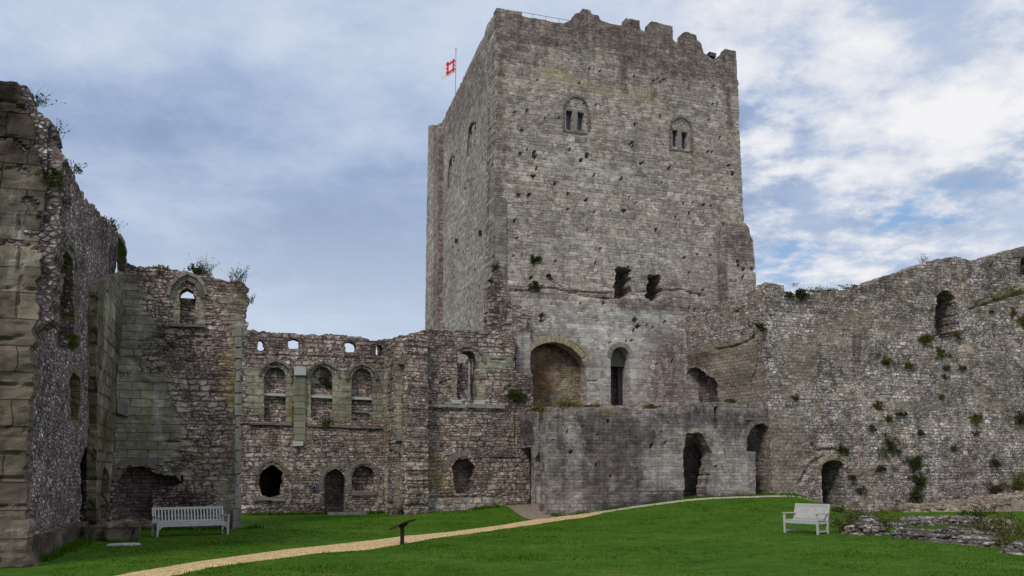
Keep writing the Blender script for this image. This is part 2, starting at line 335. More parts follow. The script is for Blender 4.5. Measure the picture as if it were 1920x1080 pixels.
M_GRASS = leafmat('lawn_blades', [(.028, .078, .005), (.045, .112, .007), (.068, .145, .010), (.12, .175, .02)], .3)

def lawn_mat():
    m = bpy.data.materials.new('mown_lawn'); m.use_nodes = True; t = NT(m.node_tree)
    co = t.n('ShaderNodeTexCoord').outputs['Object']
    a = t.noise(co, .30, 6, .7).outputs[0]; b = t.noise(co, 2.2, 5, .7).outputs[0]; f = t.noise(co, 30., 4, .75).outputs[0]
    col = t.ramp(t.math('ADD', t.math('MULTIPLY', a, .5), t.math('MULTIPLY', b, .5)),
                 [(.36, (.030, .086, .005)), (.46, (.050, .125, .007)), (.54, (.070, .145, .010)), (.64, (.13, .175, .022))])
    k = t.math('ADD', .35, t.math('MULTIPLY', f, 1.3))
    col = t.mix(1.0, col, t.n('ShaderNodeCombineColor', {0: k, 1: k, 2: k}).outputs[0], 'MULTIPLY')
    bp = t.n('ShaderNodeBump', {'Height': t.math('ADD', f, t.math('MULTIPLY', b, 1.5)), 'Strength': .7, 'Distance': .05})
    s = t.n('ShaderNodeBsdfPrincipled', {'Base Color': col, 'Roughness': .9, 'Specular IOR Level': .1, 'Normal': bp.outputs[0]})
    t.n('ShaderNodeOutputMaterial', {'Surface': s.outputs[0]}); return m
M_LAWN = lawn_mat()
def gravel_mat(name, c):
    m = bpy.data.materials.new(name); m.use_nodes = True; t = NT(m.node_tree)
    co = t.n('ShaderNodeTexCoord').outputs['Object']
    v = t.n('ShaderNodeTexVoronoi', {'Vector': co, 'Scale': 24.}); f = t.noise(co, 3., 5, .7).outputs[0]
    k = t.math('ADD', .55, t.math('MULTIPLY', t.n('ShaderNodeSeparateColor', {0: v.outputs['Color']}).outputs[0], .8))
    k = t.math('MULTIPLY', k, t.math('ADD', .7, t.math('MULTIPLY', f, .6)))
    col = t.mix(1.0, c, t.n('ShaderNodeCombineColor', {0: k, 1: k, 2: k}).outputs[0], 'MULTIPLY')
    bp = t.n('ShaderNodeBump', {'Height': v.outputs['Distance'], 'Strength': .6, 'Distance': .03})
    s = t.n('ShaderNodeBsdfPrincipled', {'Base Color': col, 'Roughness': .95, 'Specular IOR Level': .1, 'Normal': bp.outputs[0]})
    t.n('ShaderNodeOutputMaterial', {'Surface': s.outputs[0]}); return m
M_GRAVEL = gravel_mat('yellow_gravel', (.62, .45, .23)); M_PAVE = gravel_mat('trodden_earth_path', (.27, .21, .17))

# ------------------------------------------------------------------ masonry builder
def grid_pack(ku, kz, keep, VX, VY, VZ):
    """faces of a grid whose vertices with keep==True exist"""
    nz, nu = keep.shape; idx = -np.ones(keep.shape, int)
    a, b, c, d = keep[:-1, :-1], keep[:-1, 1:], keep[1:, 1:], keep[1:, :-1]
    quads = a & b & c & d; s = a.astype(int)+b+c+d; tri = (s == 3)
    faces = []; ii, jj = np.nonzero(quads)
    lin = lambda i, j: i*nu+j
    q = np.stack([lin(ii, jj), lin(ii, jj+1), lin(ii+1, jj+1), lin(ii+1, jj)], 1)
    faces += q.tolist()
    for i, j in zip(*np.nonzero(tri)):
        c4 = [(i, j), (i, j+1), (i+1, j+1), (i+1, j)]
        faces.append([lin(*p) for p in c4 if keep[p]])
    used = np.zeros(nu*nz, bool)
    for f in faces: used[f] = True
    remap = -np.ones(nu*nz, int); remap[used] = np.arange(used.sum())
    faces = [[remap[i] for i in f] for f in faces]
    return faces, used
def masonry(name, pl, mat, outline, T, parent=None, holes=(), zones=(), h=.1, rag=.06, disp=.035, pits=(), grooves=(), off=0.0,
            px=True, seed=0.0, lump=0.0, clip=None):
    """a real wall: ragged outline and openings cut through a displaced face, thickness T, jambs and a back.
    holes: (polygon, raggedness); outline and holes in photo pixels lying on plane pl, or local metres when px=False"""
    cv = (lambda p: pl.poly(p, off)) if px else (lambda p: np.array(p, float))
    out = cv(outline); u0, z0 = out.min(0)-h*2; u1, z1 = out.max(0)+h*2
    z0 = max(z0, -1.6)
    us = np.arange(u0, u1+h, h); zs = np.arange(z0, z1+h, h)
    X, Z = np.meshgrid(us, zs)
    ns = vnoise(X*3.3+seed, Z*5.1)+.6*vnoise(X*8+seed, Z*11)
    phi = sdist(X, Z, out)+rag*ns
    if clip: phi = np.maximum(phi, np.maximum(clip[0]-X, X-clip[1]))
    for hp, hr in holes:
        phi = np.maximum(phi, -(sdist(X, Z, cv(hp))+hr*(vnoise(X*4+seed+9, Z*6)+.6*vnoise(X*9+seed, Z*13))))
    gz, gx = np.gradient(phi, h); g2 = np.maximum(gx*gx+gz*gz, .25)
    near = np.abs(phi) < .55*h
    X2 = np.where(near, X-phi*gx/g2, X); Z2 = np.where(near, Z-phi*gz/g2, Z)
    keep = (phi <= 0) | near
    Y = off+disp*fbm(X*1.3+seed, Z*1.7, 3.0, 3)+disp*.2*vnoise(X*5+seed, Z*9)+lump*fbm(X*.45+seed, Z*.5, 1., 3)
    for (a, b, r, d) in pits:
        q = np.hypot(X2-a, Z2-b) < r; Y = np.where(q, np.maximum(Y, off+d), Y)
    for line, w_, d in grooves:
        lp = cv(line); dd = np.full(X.shape, 1e9)
        for i in range(len(lp)-1):
            a, b = lp[i], lp[i+1]; e = b-a; tt = np.clip(((X-a[0])*e[0]+(Z-a[1])*e[1])/max(e@e, 1e-9), 0, 1)
            dd = np.minimum(dd, np.hypot(X-a[0]-tt*e[0], Z-a[1]-tt*e[1]))
        Y = Y+d*np.clip(1-(dd+.04*vnoise(X*6, Z*6))/w_, 0, 1)
    faces, used = grid_pack(us, zs, keep, X2, Y, Z2)
    FV = np.stack([X2.ravel(), Y.ravel(), Z2.ravel()], 1)[used]; nF = len(FV)
    BV = FV.copy(); BV[:, 1] = off+T
    edges = {}
    for f in faces:
        for i in range(len(f)):
            e = (f[i], f[(i+1) % len(f)]); edges[e] = edges.get(e, 0)+1
    bd = [e for e in edges if (e[1], e[0]) not in edges]
    allf = [list(f) for f in faces]+[[i+nF for i in f][::-1] for f in faces]
    bv = sorted({i for e in bd for i in e}); K = max(1, int(round(T/.22))) if T > .3 else 1
    K = min(K, 8)
    verts = [FV, BV]; base = 2*nF; col = {}
    bvi = np.array(bv, int)
    if K > 1:
        # local outward direction at boundary, for knobbly jambs
        gxr = (gx/np.sqrt(g2)).ravel()[used][bvi]; gzr = (gz/np.sqrt(g2)).ravel()[used][bvi]
        for k in range(1, K):
            P_ = FV[bvi].copy(); d = k/K; P_[:, 1] = P_[:, 1]*(1-d)+(off+T)*d
            j = rag*.28*(vnoise(P_[:, 0]*4+P_[:, 1]*5, P_[:, 2]*9, P_[:, 1]*5)+vnoise(P_[:, 0]*9, P_[:, 2]*17, P_[:, 1]*9))*(1 if rag > .025 else .4)
            P_[:, 0] += gxr*j; P_[:, 2] += gzr*j
            verts.append(P_)
    pos = {b: i for i, b in enumerate(bv)}; nb = len(bv)
    def vid(b, k): return b if k == 0 else (b+nF if k == K else base+(k-1)*nb+pos[b])
    for a, b in bd:
        for k in range(K): allf.append([vid(b, k), vid(a, k), vid(a, k+1), vid(b, k+1)])
    AV = np.concatenate(verts)
    o = mesh(name, AV, allf, mat, parent)
    pl.place(o) if parent is None else None
    zc = np.zeros((len(AV), 4), np.float32)
    for ch, zp, val, soft in zones:
        sd_ = sdist(AV[:, 0], AV[:, 2], cv(zp)); w_ = val*np.clip(.5-sd_/soft, 0, 1)
        i = 'RGBA'.index(ch); zc[:, i] = np.maximum(zc[:, i], w_)
    ca = o.data.color_attributes.get('zones') or o.data.color_attributes.new('zones', 'FLOAT_COLOR', 'POINT'); ca.data.foreach_set('color', zc.ravel())
    return o
def infill(name, pl, mat, polypx, depth, parent, h=.12, disp=.05, grow=.12, off=0.0, zones=(), px=True):
    p = pl.poly(polypx, off) if px else np.array(polypx, float)
    c = (p.min(0)+p.max(0))/2; half = (p.max(0)-p.min(0))/2+grow
    o = [(c[0]-half[0], c[1]-half[1]), (c[0]+half[0], c[1]-half[1]), (c[0]+half[0], c[1]+half[1]), (c[0]-half[0], c[1]+half[1])]
    u0, z0 = o[0]; u1, z1 = o[2]
    us = np.linspace(u0, u1, max(3, int((u1-u0)/h)+1)); zs = np.linspace(z0, z1, max(3, int((z1-z0)/h)+1))
    X, Z = np.meshgrid(us, zs); Y = off+depth+disp*fbm(X*2+7, Z*2.5, depth, 3)
    faces, used = grid_pack(us, zs, np.ones(X.shape, bool), X, Y, Z)
    A = np.stack([X.ravel(), Y.ravel(), Z.ravel()], 1)
    # thickness
    n = len(A); B = A.copy(); B[:, 1] = off+depth+.25
    nz, nu = X.shape; ring = [j for j in range(nu)]+[i*nu+nu-1 for i in range(1, nz)]+[(nz-1)*nu+j for j in range(nu-2, -1, -1)]+[i*nu for i in range(nz-2, 0, -1)]
    fs = faces+[[i+n for i in f][::-1] for f in faces]+[[ring[(k+1) % len(ring)], ring[k], ring[k]+n, ring[(k+1) % len(ring)]+n] for k in range(len(ring))]
    ob = mesh(name, np.concatenate([A, B]), fs, mat, parent)
    AV = np.concatenate([A, B]); zc = np.zeros((len(AV), 4), np.float32)
    for ch, zp, val, soft in zones:
        sd_ = sdist(AV[:, 0], AV[:, 2], pl.poly(zp, off)); i = 'RGBA'.index(ch); zc[:, i] = np.maximum(zc[:, i], val*np.clip(.5-sd_/soft, 0, 1))
    ca = ob.data.color_attributes.get('zones') or ob.data.color_attributes.new('zones', 'FLOAT_COLOR', 'POINT'); ca.data.foreach_set('color', zc.ravel())
    return ob
def arch(xl, xr, yb, ys, ya, kind='pointed', n=11, skew=0.0):
    """outline of an opening in photo pixels: sill yb, springing ys, crown ya; skew lowers the right side"""
    pts = [(xl, yb)]
    for i in range(n):
        tt = -1+2*i/(n-1)
        if kind == 'pointed': k = math.sqrt(max(0, 4-(abs(tt)+1)**2))/math.sqrt(3)
        elif kind == 'round': k = math.sqrt(max(0, 1-tt*tt))
        else: k = 1-tt*tt
        pts.append((xl+(xr-xl)*(tt+1)/2, ys-(ys-ya)*k+skew*(tt+1)/2))
    pts.append((xr, yb+skew)); return pts
def ring(name, pl, path, w, proud, deep, mat, parent, blk=.32, off=0.0, px=True, j=.012, inner=0.0):
    """dressed stones laid edge to edge along a path in the wall's face, w wide outwards, standing proud"""
    p = pl.poly(path, off) if px else np.array(path, float)
    seg = np.hypot(*(p[1:]-p[:-1]).T); s = np.concatenate([[0], np.cumsum(seg)]); n = max(1, int(round(s[-1]/blk)))
    tt = np.linspace(0, s[-1], n+1); q = np.stack([np.interp(tt, s, p[:, 0]), np.interp(tt, s, p[:, 1])], 1)
    c = p.mean(0); mb = MB(); nrm = []
    for i in range(n+1):
        a, b = q[max(0, i-1)], q[min(n, i+1)]; d = b-a; d = d/max(np.hypot(*d), 1e-9); m = np.array([-d[1], d[0]])
        if m@(q[i]-c) < 0: m = -m
        nrm.append(m)
    for i in range(n):
        ww = w*(1+random.uniform(-.08, .12)); pr = proud*(1+random.uniform(-.3, .3)); g = .012
        d = q[i+1]-q[i]; L = max(np.hypot(*d), 1e-6); a = q[i]+d*g/L; b = q[i+1]-d*g/L
        A = [a-nrm[i]*inner, b-nrm[i+1]*inner, b+nrm[i+1]*ww, a+nrm[i]*ww]
        front = [(x+random.uniform(-j, j), off-pr, z+random.uniform(-j, j)) for x, z in A]; back = [(x, off+deep, z) for x, z in A]
        mb.hexa([front[0], front[1], back[1], back[0], front[3], front[2], back[2], back[3]])
    return mb.build(name, mat, parent)
def slab(name, pl, x0, x1, y0, y1, proud, deep, mat, parent, off=0.0, blk=.6, j=.01, rows=1):
    """blocks between two pixel corners of the wall face (y0 upper, y1 lower), each pair (left, right)"""
    a = pl.uz(x0, y0[0], off); b = pl.uz(x1, y0[1], off); c = pl.uz(x0, y1[0], off); d = pl.uz(x1, y1[1], off)
    n = max(1, int(abs(b[0]-a[0])/blk)); mb = MB(); L = lambda p, q, f: (p[0]+(q[0]-p[0])*f, p[1]+(q[1]-p[1])*f)
    for r_ in range(rows):
        g0, g1 = r_/rows+.004, (r_+1)/rows-.004; A, B, C, D = L(a, c, g0), L(b, d, g0), L(a, c, g1), L(b, d, g1)
        for i in range(n):
            f0, f1 = i/n+.002, (i+1)/n-.002; r = random.uniform(-.2, .2)*proud; e = random.uniform(-j, j)*(2 if rows > 1 else 0)
            tl, tr, bl, br_ = L(A, B, f0), L(A, B, f1), L(C, D, f0), L(C, D, f1)
            J = lambda: random.uniform(-j, j)
            mb.hexa([(bl[0]-e, off-proud-r, bl[1]+J()), (br_[0]+e, off-proud-r, br_[1]+J()), (br_[0]+e, off+deep, br_[1]), (bl[0]-e, off+deep, bl[1]),
                     (tl[0]-e, off-proud-r, tl[1]+J()), (tr[0]+e, off-proud-r, tr[1]+J()), (tr[0]+e, off+deep, tr[1]), (tl[0]-e, off+deep, tl[1])])
    return mb.build(name, mat, parent)
def thing(name, pl, label, cat, group=None):
    o = empty(name, (0, 0, 0)); pl.place(o); return tag(o, label, cat, group)

# ------------------------------------------------------------------ planes of the castle
P_KF = Plane((0, 0), (16.87, 0)); P_KS = Plane((.97, 18.37), (0, 0))
P_LW = Plane((-19.4, -34), (-19.4, -9.7)); P_BT = Plane((-25, -25.8), (-17.9, -25.8)); P_CP = Plane((-19.1, -17), (-19.1, -9.75)); P_CW = Plane((-18.8, -9.8), (-13, -9.8))
P_FW = Plane((-14.9, -.95), (-6.2, -1.0)); P_ST = Plane((-6.75, -.9), (-6.15, -3.0)); P_PR = Plane((-6.15, -3.0), (-5.1, -3.0))
P_MW = Plane((-5.5, -2.6), (.5, -2.6)); P_FS = Plane((.5, -2.2), (.72, -6.3)); P_FF = Plane((.72, -6.3), (13.8, -6.3))
P_SW = Plane((12.2, .3), (13.9, -6.4)); P_CU = Plane((13.8, -6.4), (36, -6.4))

# ------------------------------------------------------------------ ground
ctrl = []
def cp(pl, *pts):
    for x, y in pts:
        u, z = pl.uz(x, y); w = pl.world(u, 0, z); ctrl.append(w)
cp(P_FW, (470, 965), (540, 965), (610, 964), (700, 963)); cp(P_PR, (750, 965)); cp(P_MW, (800, 960), (860, 957), (920, 951), (970, 945))
cp(P_FS, (1000, 950), (1027, 967)); cp(P_FF, (1060, 966), (1110, 960), (1170, 951), (1230, 943), (1290, 935), (1350, 932), (1400, 931), (1445, 930))
cp(P_CU, (1480, 927), (1505, 932), (1540, 950), (1575, 961), (1640, 958), (1750, 955), (1900, 950))
cp(P_CW, (250, 994), (330, 994), (420, 992))
for u, v, z in [(-17.5, -10, 0), (-17.5, -16, 0), (-17.5, -22, .02), (-12, -16, 0), (-9, -20, 0), (-5, -12, 0), (-3, -25, 0), (3, -24, .12), (2, -16, .12), (6, -16, .35), (10, -14, .42),
                (8, -9, .50), (12, -8.2, .66), (14.6, -7.6, .66), (16.5, -8.5, .22), (18, -9, .0), (5, -9, .33), (1, -10, .05), (-3, -6, .05), (-9, -6, 0), (9, -22, .1), (14, -14, .1), (22, -9, 0), (30, -10, 0),
                (-15, -36, 0), (-5, -40, 0), (8, -34, 0), (20, -24, 0), (-24, 20, 0), (0, 30, .3), (30, 20, 0), (-20, 5, 0), (40, -5, 0), (15, -45, 0), (-30, -20, 0), (-15, -50, 0), (40, -40, 0)]:
    w = W(u-.3, v-1.2); ctrl.append((w[0], w[1], z))
ctrl = np.array(ctrl)
def _tps(r): return np.where(r > 1e-9, r*r*np.log(r+1e-12), 0)
_n = len(ctrl); _K = _tps(np.hypot(*(ctrl[:, None, :2]-ctrl[None, :, :2]).transpose(2, 0, 1)))+np.eye(_n)*2.0
_P = np.c_[np.ones(_n), ctrl[:, :2]]; _A = np.block([[_K, _P], [_P.T, np.zeros((3, 3))]])
_w = np.linalg.solve(_A, np.r_[ctrl[:, 2], 0, 0, 0])
_ctr = W(-3, -12)
def ground(x, y):
    x = np.asarray(x, float); y = np.asarray(y, float); r = _w[_n]+_w[_n+1]*x+_w[_n+2]*y
    for i in range(_n): r = r+_w[i]*_tps(np.hypot(x-ctrl[i, 0], y-ctrl[i, 1]))
    f = np.clip((np.hypot(x-_ctr[0], y-_ctr[1])-38)/20, 0, 1); f = f*f*(3-2*f)
    r = np.clip(r, -.4, 1.5)*(1-f)
    return r+.012*vnoise(x*.9, y*.9)
def axis(lo, a, b, hi, st):
    m = np.arange(a, b+st, st); n = 18
    return np.r_[a-(a-lo)*(np.linspace(1, 0, n, endpoint=False)**3), m, b+(hi-b)*(np.linspace(0, 1, n+1)[1:]**3)]
gx_ = axis(-900, -26, 34, 900, .3); gy_ = axis(-300, 12, 62, 1500, .3)
GX, GY = np.meshgrid(gx_, gy_); GZ = ground(GX, GY)
fs, _ = grid_pack(None, None, np.ones(GX.shape, bool), GX, GY, GZ)
lawn = mesh('lawn', np.stack([GX.ravel(), GY.ravel(), GZ.ravel()], 1), fs, M_LAWN, smooth=True); lawn['kind'] = 'structure'
_T = np.linspace(6, 90, 1700)
def gpx(x, y):
    """where the line of sight through a picture point first meets the ground"""
    r = ray(x, y); X, Y, Z = r[0]*_T, r[1]*_T, CZ+r[2]*_T; g = ground(X, Y); b = np.nonzero(Z < g)[0]
    i = int(b[0]) if len(b) else int(np.argmin(np.abs(Z-g)))
    return float(X[i]), float(Y[i]), float(g[i])
def ribbon(name, up, lo, mat, lift, m=8, n=260, rag=.09):
    def rs(e):
        p = np.array([gpx(x, y)[:2] for x, y in e]); s = np.r_[0, np.cumsum(np.hypot(*(p[1:]-p[:-1]).T))]; tt = np.linspace(0, s[-1], n)
        return np.stack([np.interp(tt, s, p[:, 0]), np.interp(tt, s, p[:, 1])], 1)
    a, b = rs(up), rs(lo); k = np.linspace(0, 1, m)[None, :, None]
    Q = a[:, None]*(1-k)+b[:, None]*k; d = (b-a)/np.maximum(np.hypot(*(b-a).T)[:, None], 1e-6)
    Q[:, 0] += d*(rag*vnoise(a[:, 0]*2.5, a[:, 1]*2.5))[:, None]; Q[:, -1] += d*(rag*vnoise(b[:, 0]*2.5+9, b[:, 1]*2.5))[:, None]
    Zq = ground(Q[..., 0], Q[..., 1])+lift; Zq[:, 0] -= lift+.02; Zq[:, -1] -= lift+.02
    vs = np.stack([Q[..., 0].ravel(), Q[..., 1].ravel(), Zq.ravel()], 1)
    f = [[i*m+j+1, i*m+j, (i+1)*m+j, (i+1)*m+j+1] for i in range(n-1) for j in range(m-1)]
    o = mesh(name, vs, f, mat, smooth=True); o['kind'] = 'structure'; return o, Q
PATH_UP = [(120, 1098), (215, 1080), (330, 1060), (440, 1044), (560, 1028), (700, 1013), (752, 1006), (850, 997), (940, 985), (1000, 974), (1050, 968), (1120, 959)]
PATH_LO = [(200, 1105), (300, 1085), (380, 1068), (470, 1054), (600, 1038), (700, 1031), (745, 1023), (830, 1008), (930, 994), (1010, 983), (1060, 975), (1130, 962)]
path, PQ = ribbon('gravel_path', PATH_UP, PATH_LO, M_GRAVEL, .035)
pave, PQ2 = ribbon('earth_path', [(944, 947), (965, 946), (985, 945), (1000, 945)], [(1000, 976), (1018, 975), (1034, 973), (1044, 970)], M_PAVE, .022, m=14, n=24, rag=.12)
# narrow pale strip of stones along the foot of the forebuilding and on to the curtain wall
_st = lambda dv: [tuple(W(u_, -6.3-dv-.25*max(0, (3.2-u_)/2.2))) for u_ in np.linspace(2.6, 17.2, 60)]
def world_ribbon(name, A_, B_, mat, lift, m=5, rag=.05):
    a = np.array(A_); b = np.array(B_); n = len(a); k = np.linspace(0, 1, m)[None, :, None]; Q = a[:, None]*(1-k)+b[:, None]*k
    Q = Q+rag*np.stack([vnoise(Q[..., 0]*3, Q[..., 1]*3), vnoise(Q[..., 0]*3, Q[..., 1]*3, 5.)], -1)
    Zq = ground(Q[..., 0], Q[..., 1])+lift; Zq[:, 0] -= lift+.03; Zq[:, -1] -= lift+.03
    o = mesh(name, np.stack([Q[..., 0].ravel(), Q[..., 1].ravel(), Zq.ravel()], 1), [[i*m+j+1, i*m+j, (i+1)*m+j, (i+1)*m+j+1] for i in range(n-1) for j in range(m-1)], mat, smooth=True)
    o['kind'] = 'structure'; return Q
M_KERB = gravel_mat('pale_stone_strip', (.40, .37, .31))
PQ3 = world_ribbon('stone_strip', _st(.30), _st(.78), M_KERB, .05)
M_KEEPD = stone('shade_toned_keep_masonry', (.46, .16), [(.18, .16, .15), (.23, .205, .19), (.27, .245, .225)], mortar=(.2, .18, .165), mw=.045, bump=.4, streak=.3)  # darker keep stone for the corner pilaster, shade put into the colour

# ================================================================== the keep
keep = thing('castle_keep', P_KF, 'tall square grey stone keep rising over the whole ruin', 'castle keep')
TOPF = [(931, 15), (944, 17), (947, 23), (985, 31), (1020, 37), (1056, 44), (1064, 41), (1074, 36), (1078, 26), (1090, 24), (1091, 16), (1107, 19), (1108, 25), (1122, 29), (1125, 37), (1143, 44), (1166, 47),
        (1172, 44), (1173, 33), (1199, 39), (1200, 57), (1215, 60), (1216, 44), (1223, 39), (1261, 50), (1262, 77), (1277, 81), (1278, 62), (1287, 59), (1306, 66), (1308, 75), (1315, 82), (1320, 100), (1330, 107), (1341, 113),
        (1350, 103), (1358, 99), (1359, 92), (1380, 95), (1382, 130), (1387, 250), (1393, 380), (1400, 500), (1420, 960)]
SEAM = [(930, 52), (960, 55), (1058, 76), (1150, 96), (1250, 120), (1340, 140), (1384, 150)]
FRONT = SEAM+[(1387, 250), (1393, 380), (1400, 500), (1420, 960), (929, 970), (922, 640), (926, 400)]
PARA = [(930, 75)]+[p for p in TOPF if p[1] < 135]+[(1383, 170), (1340, 163), (1250, 142), (1150, 118), (1058, 98)]
L1 = [(1061, 204), (1073, 207), (1073, 245), (1061, 243)]; L2 = [(1083, 208), (1094, 211), (1094, 246), (1083, 245)]
L3 = [(1260.5, 241), (1270, 243), (1270, 277), (1260.5, 275)]; L4 = [(1278, 245), (1288, 247), (1288, 281), (1278, 279)]
BR1 = [(1152, 503), (1162, 498), (1180, 500), (1189, 507), (1181, 515), (1186, 522), (1180, 530), (1183, 541), (1187, 548), (1178, 556), (1166, 561), (1152, 557), (1154, 545), (1150, 540), (1155, 528)]
BR2 = [(1214, 514), (1238, 515), (1241, 524), (1240, 535), (1243, 545), (1238, 556), (1226, 562), (1210, 560), (1207, 553), (1213, 548), (1211, 535), (1215, 528)]
BIG = [(994, 800), (994, 668), (996, 655), (1006, 647), (1020, 642), (1037, 640), (1055, 644), (1070, 652), (1083, 663), (1093, 677), (1099, 694), (1101, 712), (1101, 800)]
DOOR = arch(1145, 1181, 760, 672, 650, 'round')
SLIT = [(1345, 527), (1348, 527), (1348, 546), (1345, 546)]; SLIT2 = [(1364, 264), (1367, 264), (1367, 284), (1364, 284)]
pits = []
pr = np.random.default_rng(21)
rows = np.arange(9, 27.5, 1.15)
for zr in rows:
    for _ in range(int(pr.integers(4, 9))):
        pits.append((pr.uniform(.9, 16.4), zr+pr.normal()*.13, pr.uniform(.055, .085), pr.uniform(.15, .32)))
for x, y, r in [(1003, 293, .25), (1002, 287, .2), (975, 290, .17), (1010, 486, .2), (1016, 592, .2), (1016, 600, .18), (996, 520, .15), (972, 367, .16), (1101, 291, .22), (1090, 300, .15),
                (1191, 600, .2), (1196, 612, .2), (1188, 620, .15), (1100, 375, .15), (1068, 280, .15), (992, 365, .15), (1040, 344, .15), (1000, 330, .18), (1170, 395, .18), (1292, 400, .16), (1230, 430, .15), (1374, 325, .2), (1366, 310, .16)]:
    u_, z_ = P_KF.uz(x, y); pits.append((u_, z_, r*.62, .45))
body = masonry('front_wall', P_KF, M_KEEP, FRONT, 1.6, keep, h=.1, rag=.035, disp=.035, lump=.04, pits=pits, seed=3,
    holes=[(L1, 0), (L2, 0), (L3, 0), (L4, 0), (BR1, .10), (BR2, .10), (BIG, .0), (DOOR, .0), (SLIT, 0), (SLIT2, 0)],
    grooves=[([(955, 546), (990, 546), (1000, 541), (1040, 541), (1066, 548), (1090, 548), (1152, 551)], .10, .14), ([(1014, 510), (1030, 522), (1058, 543), (1072, 551), (1100, 556), (1152, 562)], .10, .12),
             ([(1196, 548), (1240, 545), (1280, 544), (1320, 555)], .10, .13), ([(1235, 425), (1237, 480), (1238, 505)], .05, .08), ([(1115, 597), (1134, 618)], .14, .12), ([(1101, 715), (1118, 715)], .08, .1)],
    zones=[('G', [(920, 0), (1400, 60), (1400, 190), (1370, 180), (1300, 165), (1240, 150), (1200, 150), (1150, 110), (1080, 100), (1000, 95), (950, 130), (945, 330), (920, 330)], .8, 2.2),
           ('G', [(925, 320), (942, 320), (946, 600), (940, 650), (920, 650)], .9, .4), ('G', [(1155, 60), (1182, 60), (1176, 175), (1165, 175)], 1, .5), ('G', [(1215, 70), (1235, 70), (1228, 190), (1220, 190)], .9, .5),  # first zone is the corner strip's shade, painted into the stone
           ('G', [(1000, 70), (1012, 70), (1008, 130), (1000, 130)], .9, .5), ('G', [(1285, 100), (1300, 100), (1296, 170), (1286, 170)], .9, .5), ('G', [(1350, 120), (1380, 120), (1375, 240), (1360, 240)], .8, .8),
           ('G', [(955, 540), (1155, 545), (1160, 570), (1080, 560), (960, 552)], .6, .5), ('G', [(1150, 555), (1330, 570), (1330, 590), (1160, 585)], .75, .6), ('G', [(1150, 585), (1180, 590), (1290, 620), (1290, 760), (1213, 760), (1222, 650), (1180, 620)], .6, 1.0),
           ('B', [(950, 250), (1150, 290), (1240, 320), (1240, 380), (1150, 370), (950, 320)], .45, 2.5), ('B', [(960, 400), (1340, 430), (1340, 520), (960, 530)], .35, 2.5), ('B', [(1000, 560), (1280, 570), (1270, 640), (1200, 700), (1200, 757), (1105, 757), (1100, 660), (1010, 610)], .55, 1.5),
           ('A', [(1010, 120), (1060, 130), (1120, 160), (1230, 175), (1260, 190), (1230, 195), (1130, 178), (1010, 145)], .7, .8), ('A', [(1140, 400), (1160, 400), (1160, 520), (1140, 520)], .4, 1),
           ('R', [(1100, 640), (1145, 640), (1145, 757), (1100, 757)], .6, .5), ('R', [(1182, 640), (1215, 640), (1215, 757), (1182, 757)], .6, .5)])
TOPZ = [('G', [(900, 0), (1400, 0), (1400, 200), (1370, 180), (1300, 165), (1240, 150), (1200, 150), (1150, 110), (1080, 100), (1000, 95), (950, 130), (900, 130)], .85, 2.2)]
masonry('parapet', P_KF, M_KEEP, PARA, .55, keep, h=.08, rag=.03, disp=.035, lump=.04, off=.02, seed=3, zones=TOPZ)
# two-light windows
def two_light(name, lights, hood, sill, lab):
    w = ring('window', P_KF, hood, .13, .09, .05, M_DRESSD, keep, blk=.28); w['label'] = lab
    for L in lights:
        infill('pane', P_KF, M_LEAD, [(x, y) for x, y in L], .32, w, h=.3, disp=.004, grow=.05)
        x0, y0 = L[0]; x1 = L[1][0]; y1 = L[2][1]
        ring('window_head', P_KF, [(x0-.5, y0-.5), ((x0+x1)/2, y0-4.0), (x1+.5, L[1][1]-.5)], .10, .05, .2, M_DRESS, w, blk=.5)
    a, b = lights[0], lights[1]; xm = (a[1][0]+b[0][0])/2
    slab('mullion', P_KF, xm-3, xm+3, (a[1][1]-1, a[1][1]-.5), (b[2][1]+1, b[2][1]+1), .05, .2, M_DRESS, w, blk=2)
    slab('sill', P_KF, sill[0], sill[1], (sill[2], sill[3]), (sill[2]+3, sill[3]+3), .05, .3, M_DRESSD, w, blk=.5)
    return w
two_light('w', (L1, L2), arch(1058.5, 1101, 246, 206, 182.5, 'round', 13, 1.0), (1056, 1102, 245, 250), 'left two-light arched window')
two_light('w', (L3, L4), arch(1258, 1294, 283, 240, 220.5, 'round', 13, 1.5), (1257, 1295, 279, 284), 'right two-light arched window')
ai = ring('blocked_arch', P_KF, [(995, 659), (1004, 650), (1020, 643.5), (1037, 641), (1055, 644.5), (1070, 652), (1082, 662), (1090, 672)], .33, .05, .4, M_GOLD, keep, blk=.24)
infill('arch_infill', P_KF, M_BRICK, BIG, .95, ai, h=.12, disp=.10, grow=.2, zones=[('G', [(990, 630), (1105, 640), (1105, 700), (1080, 680), (1050, 660), (1010, 655), (990, 700)], .7, .6), ('A', [(990, 690), (1040, 660), (1050, 720), (1020, 757), (990, 757)], .8, 1.2), ('B', [(1045, 700), (1090, 700), (1090, 757), (1045, 757)], .5, 1)])  # dark zone at the arch head and left is shadow painted on the infill
ring('relieving_arch', P_KF, [(998, 640), (1015, 634), (1037, 631.5), (1060, 635), (1080, 645), (1096, 660), (1104, 676)], .10, .04, .2, M_GOLD, ai, blk=.4)
dr = ring('doorway', P_KF, DOOR[1:-1], .28, .03, .3, M_DRESS, keep, blk=.26)
infill('tympanum', P_KF, M_DRESSD, [(1140, 640), (1187, 640), (1187, 683), (1140, 683)], .75, dr, h=.3, disp=.01, grow=0)
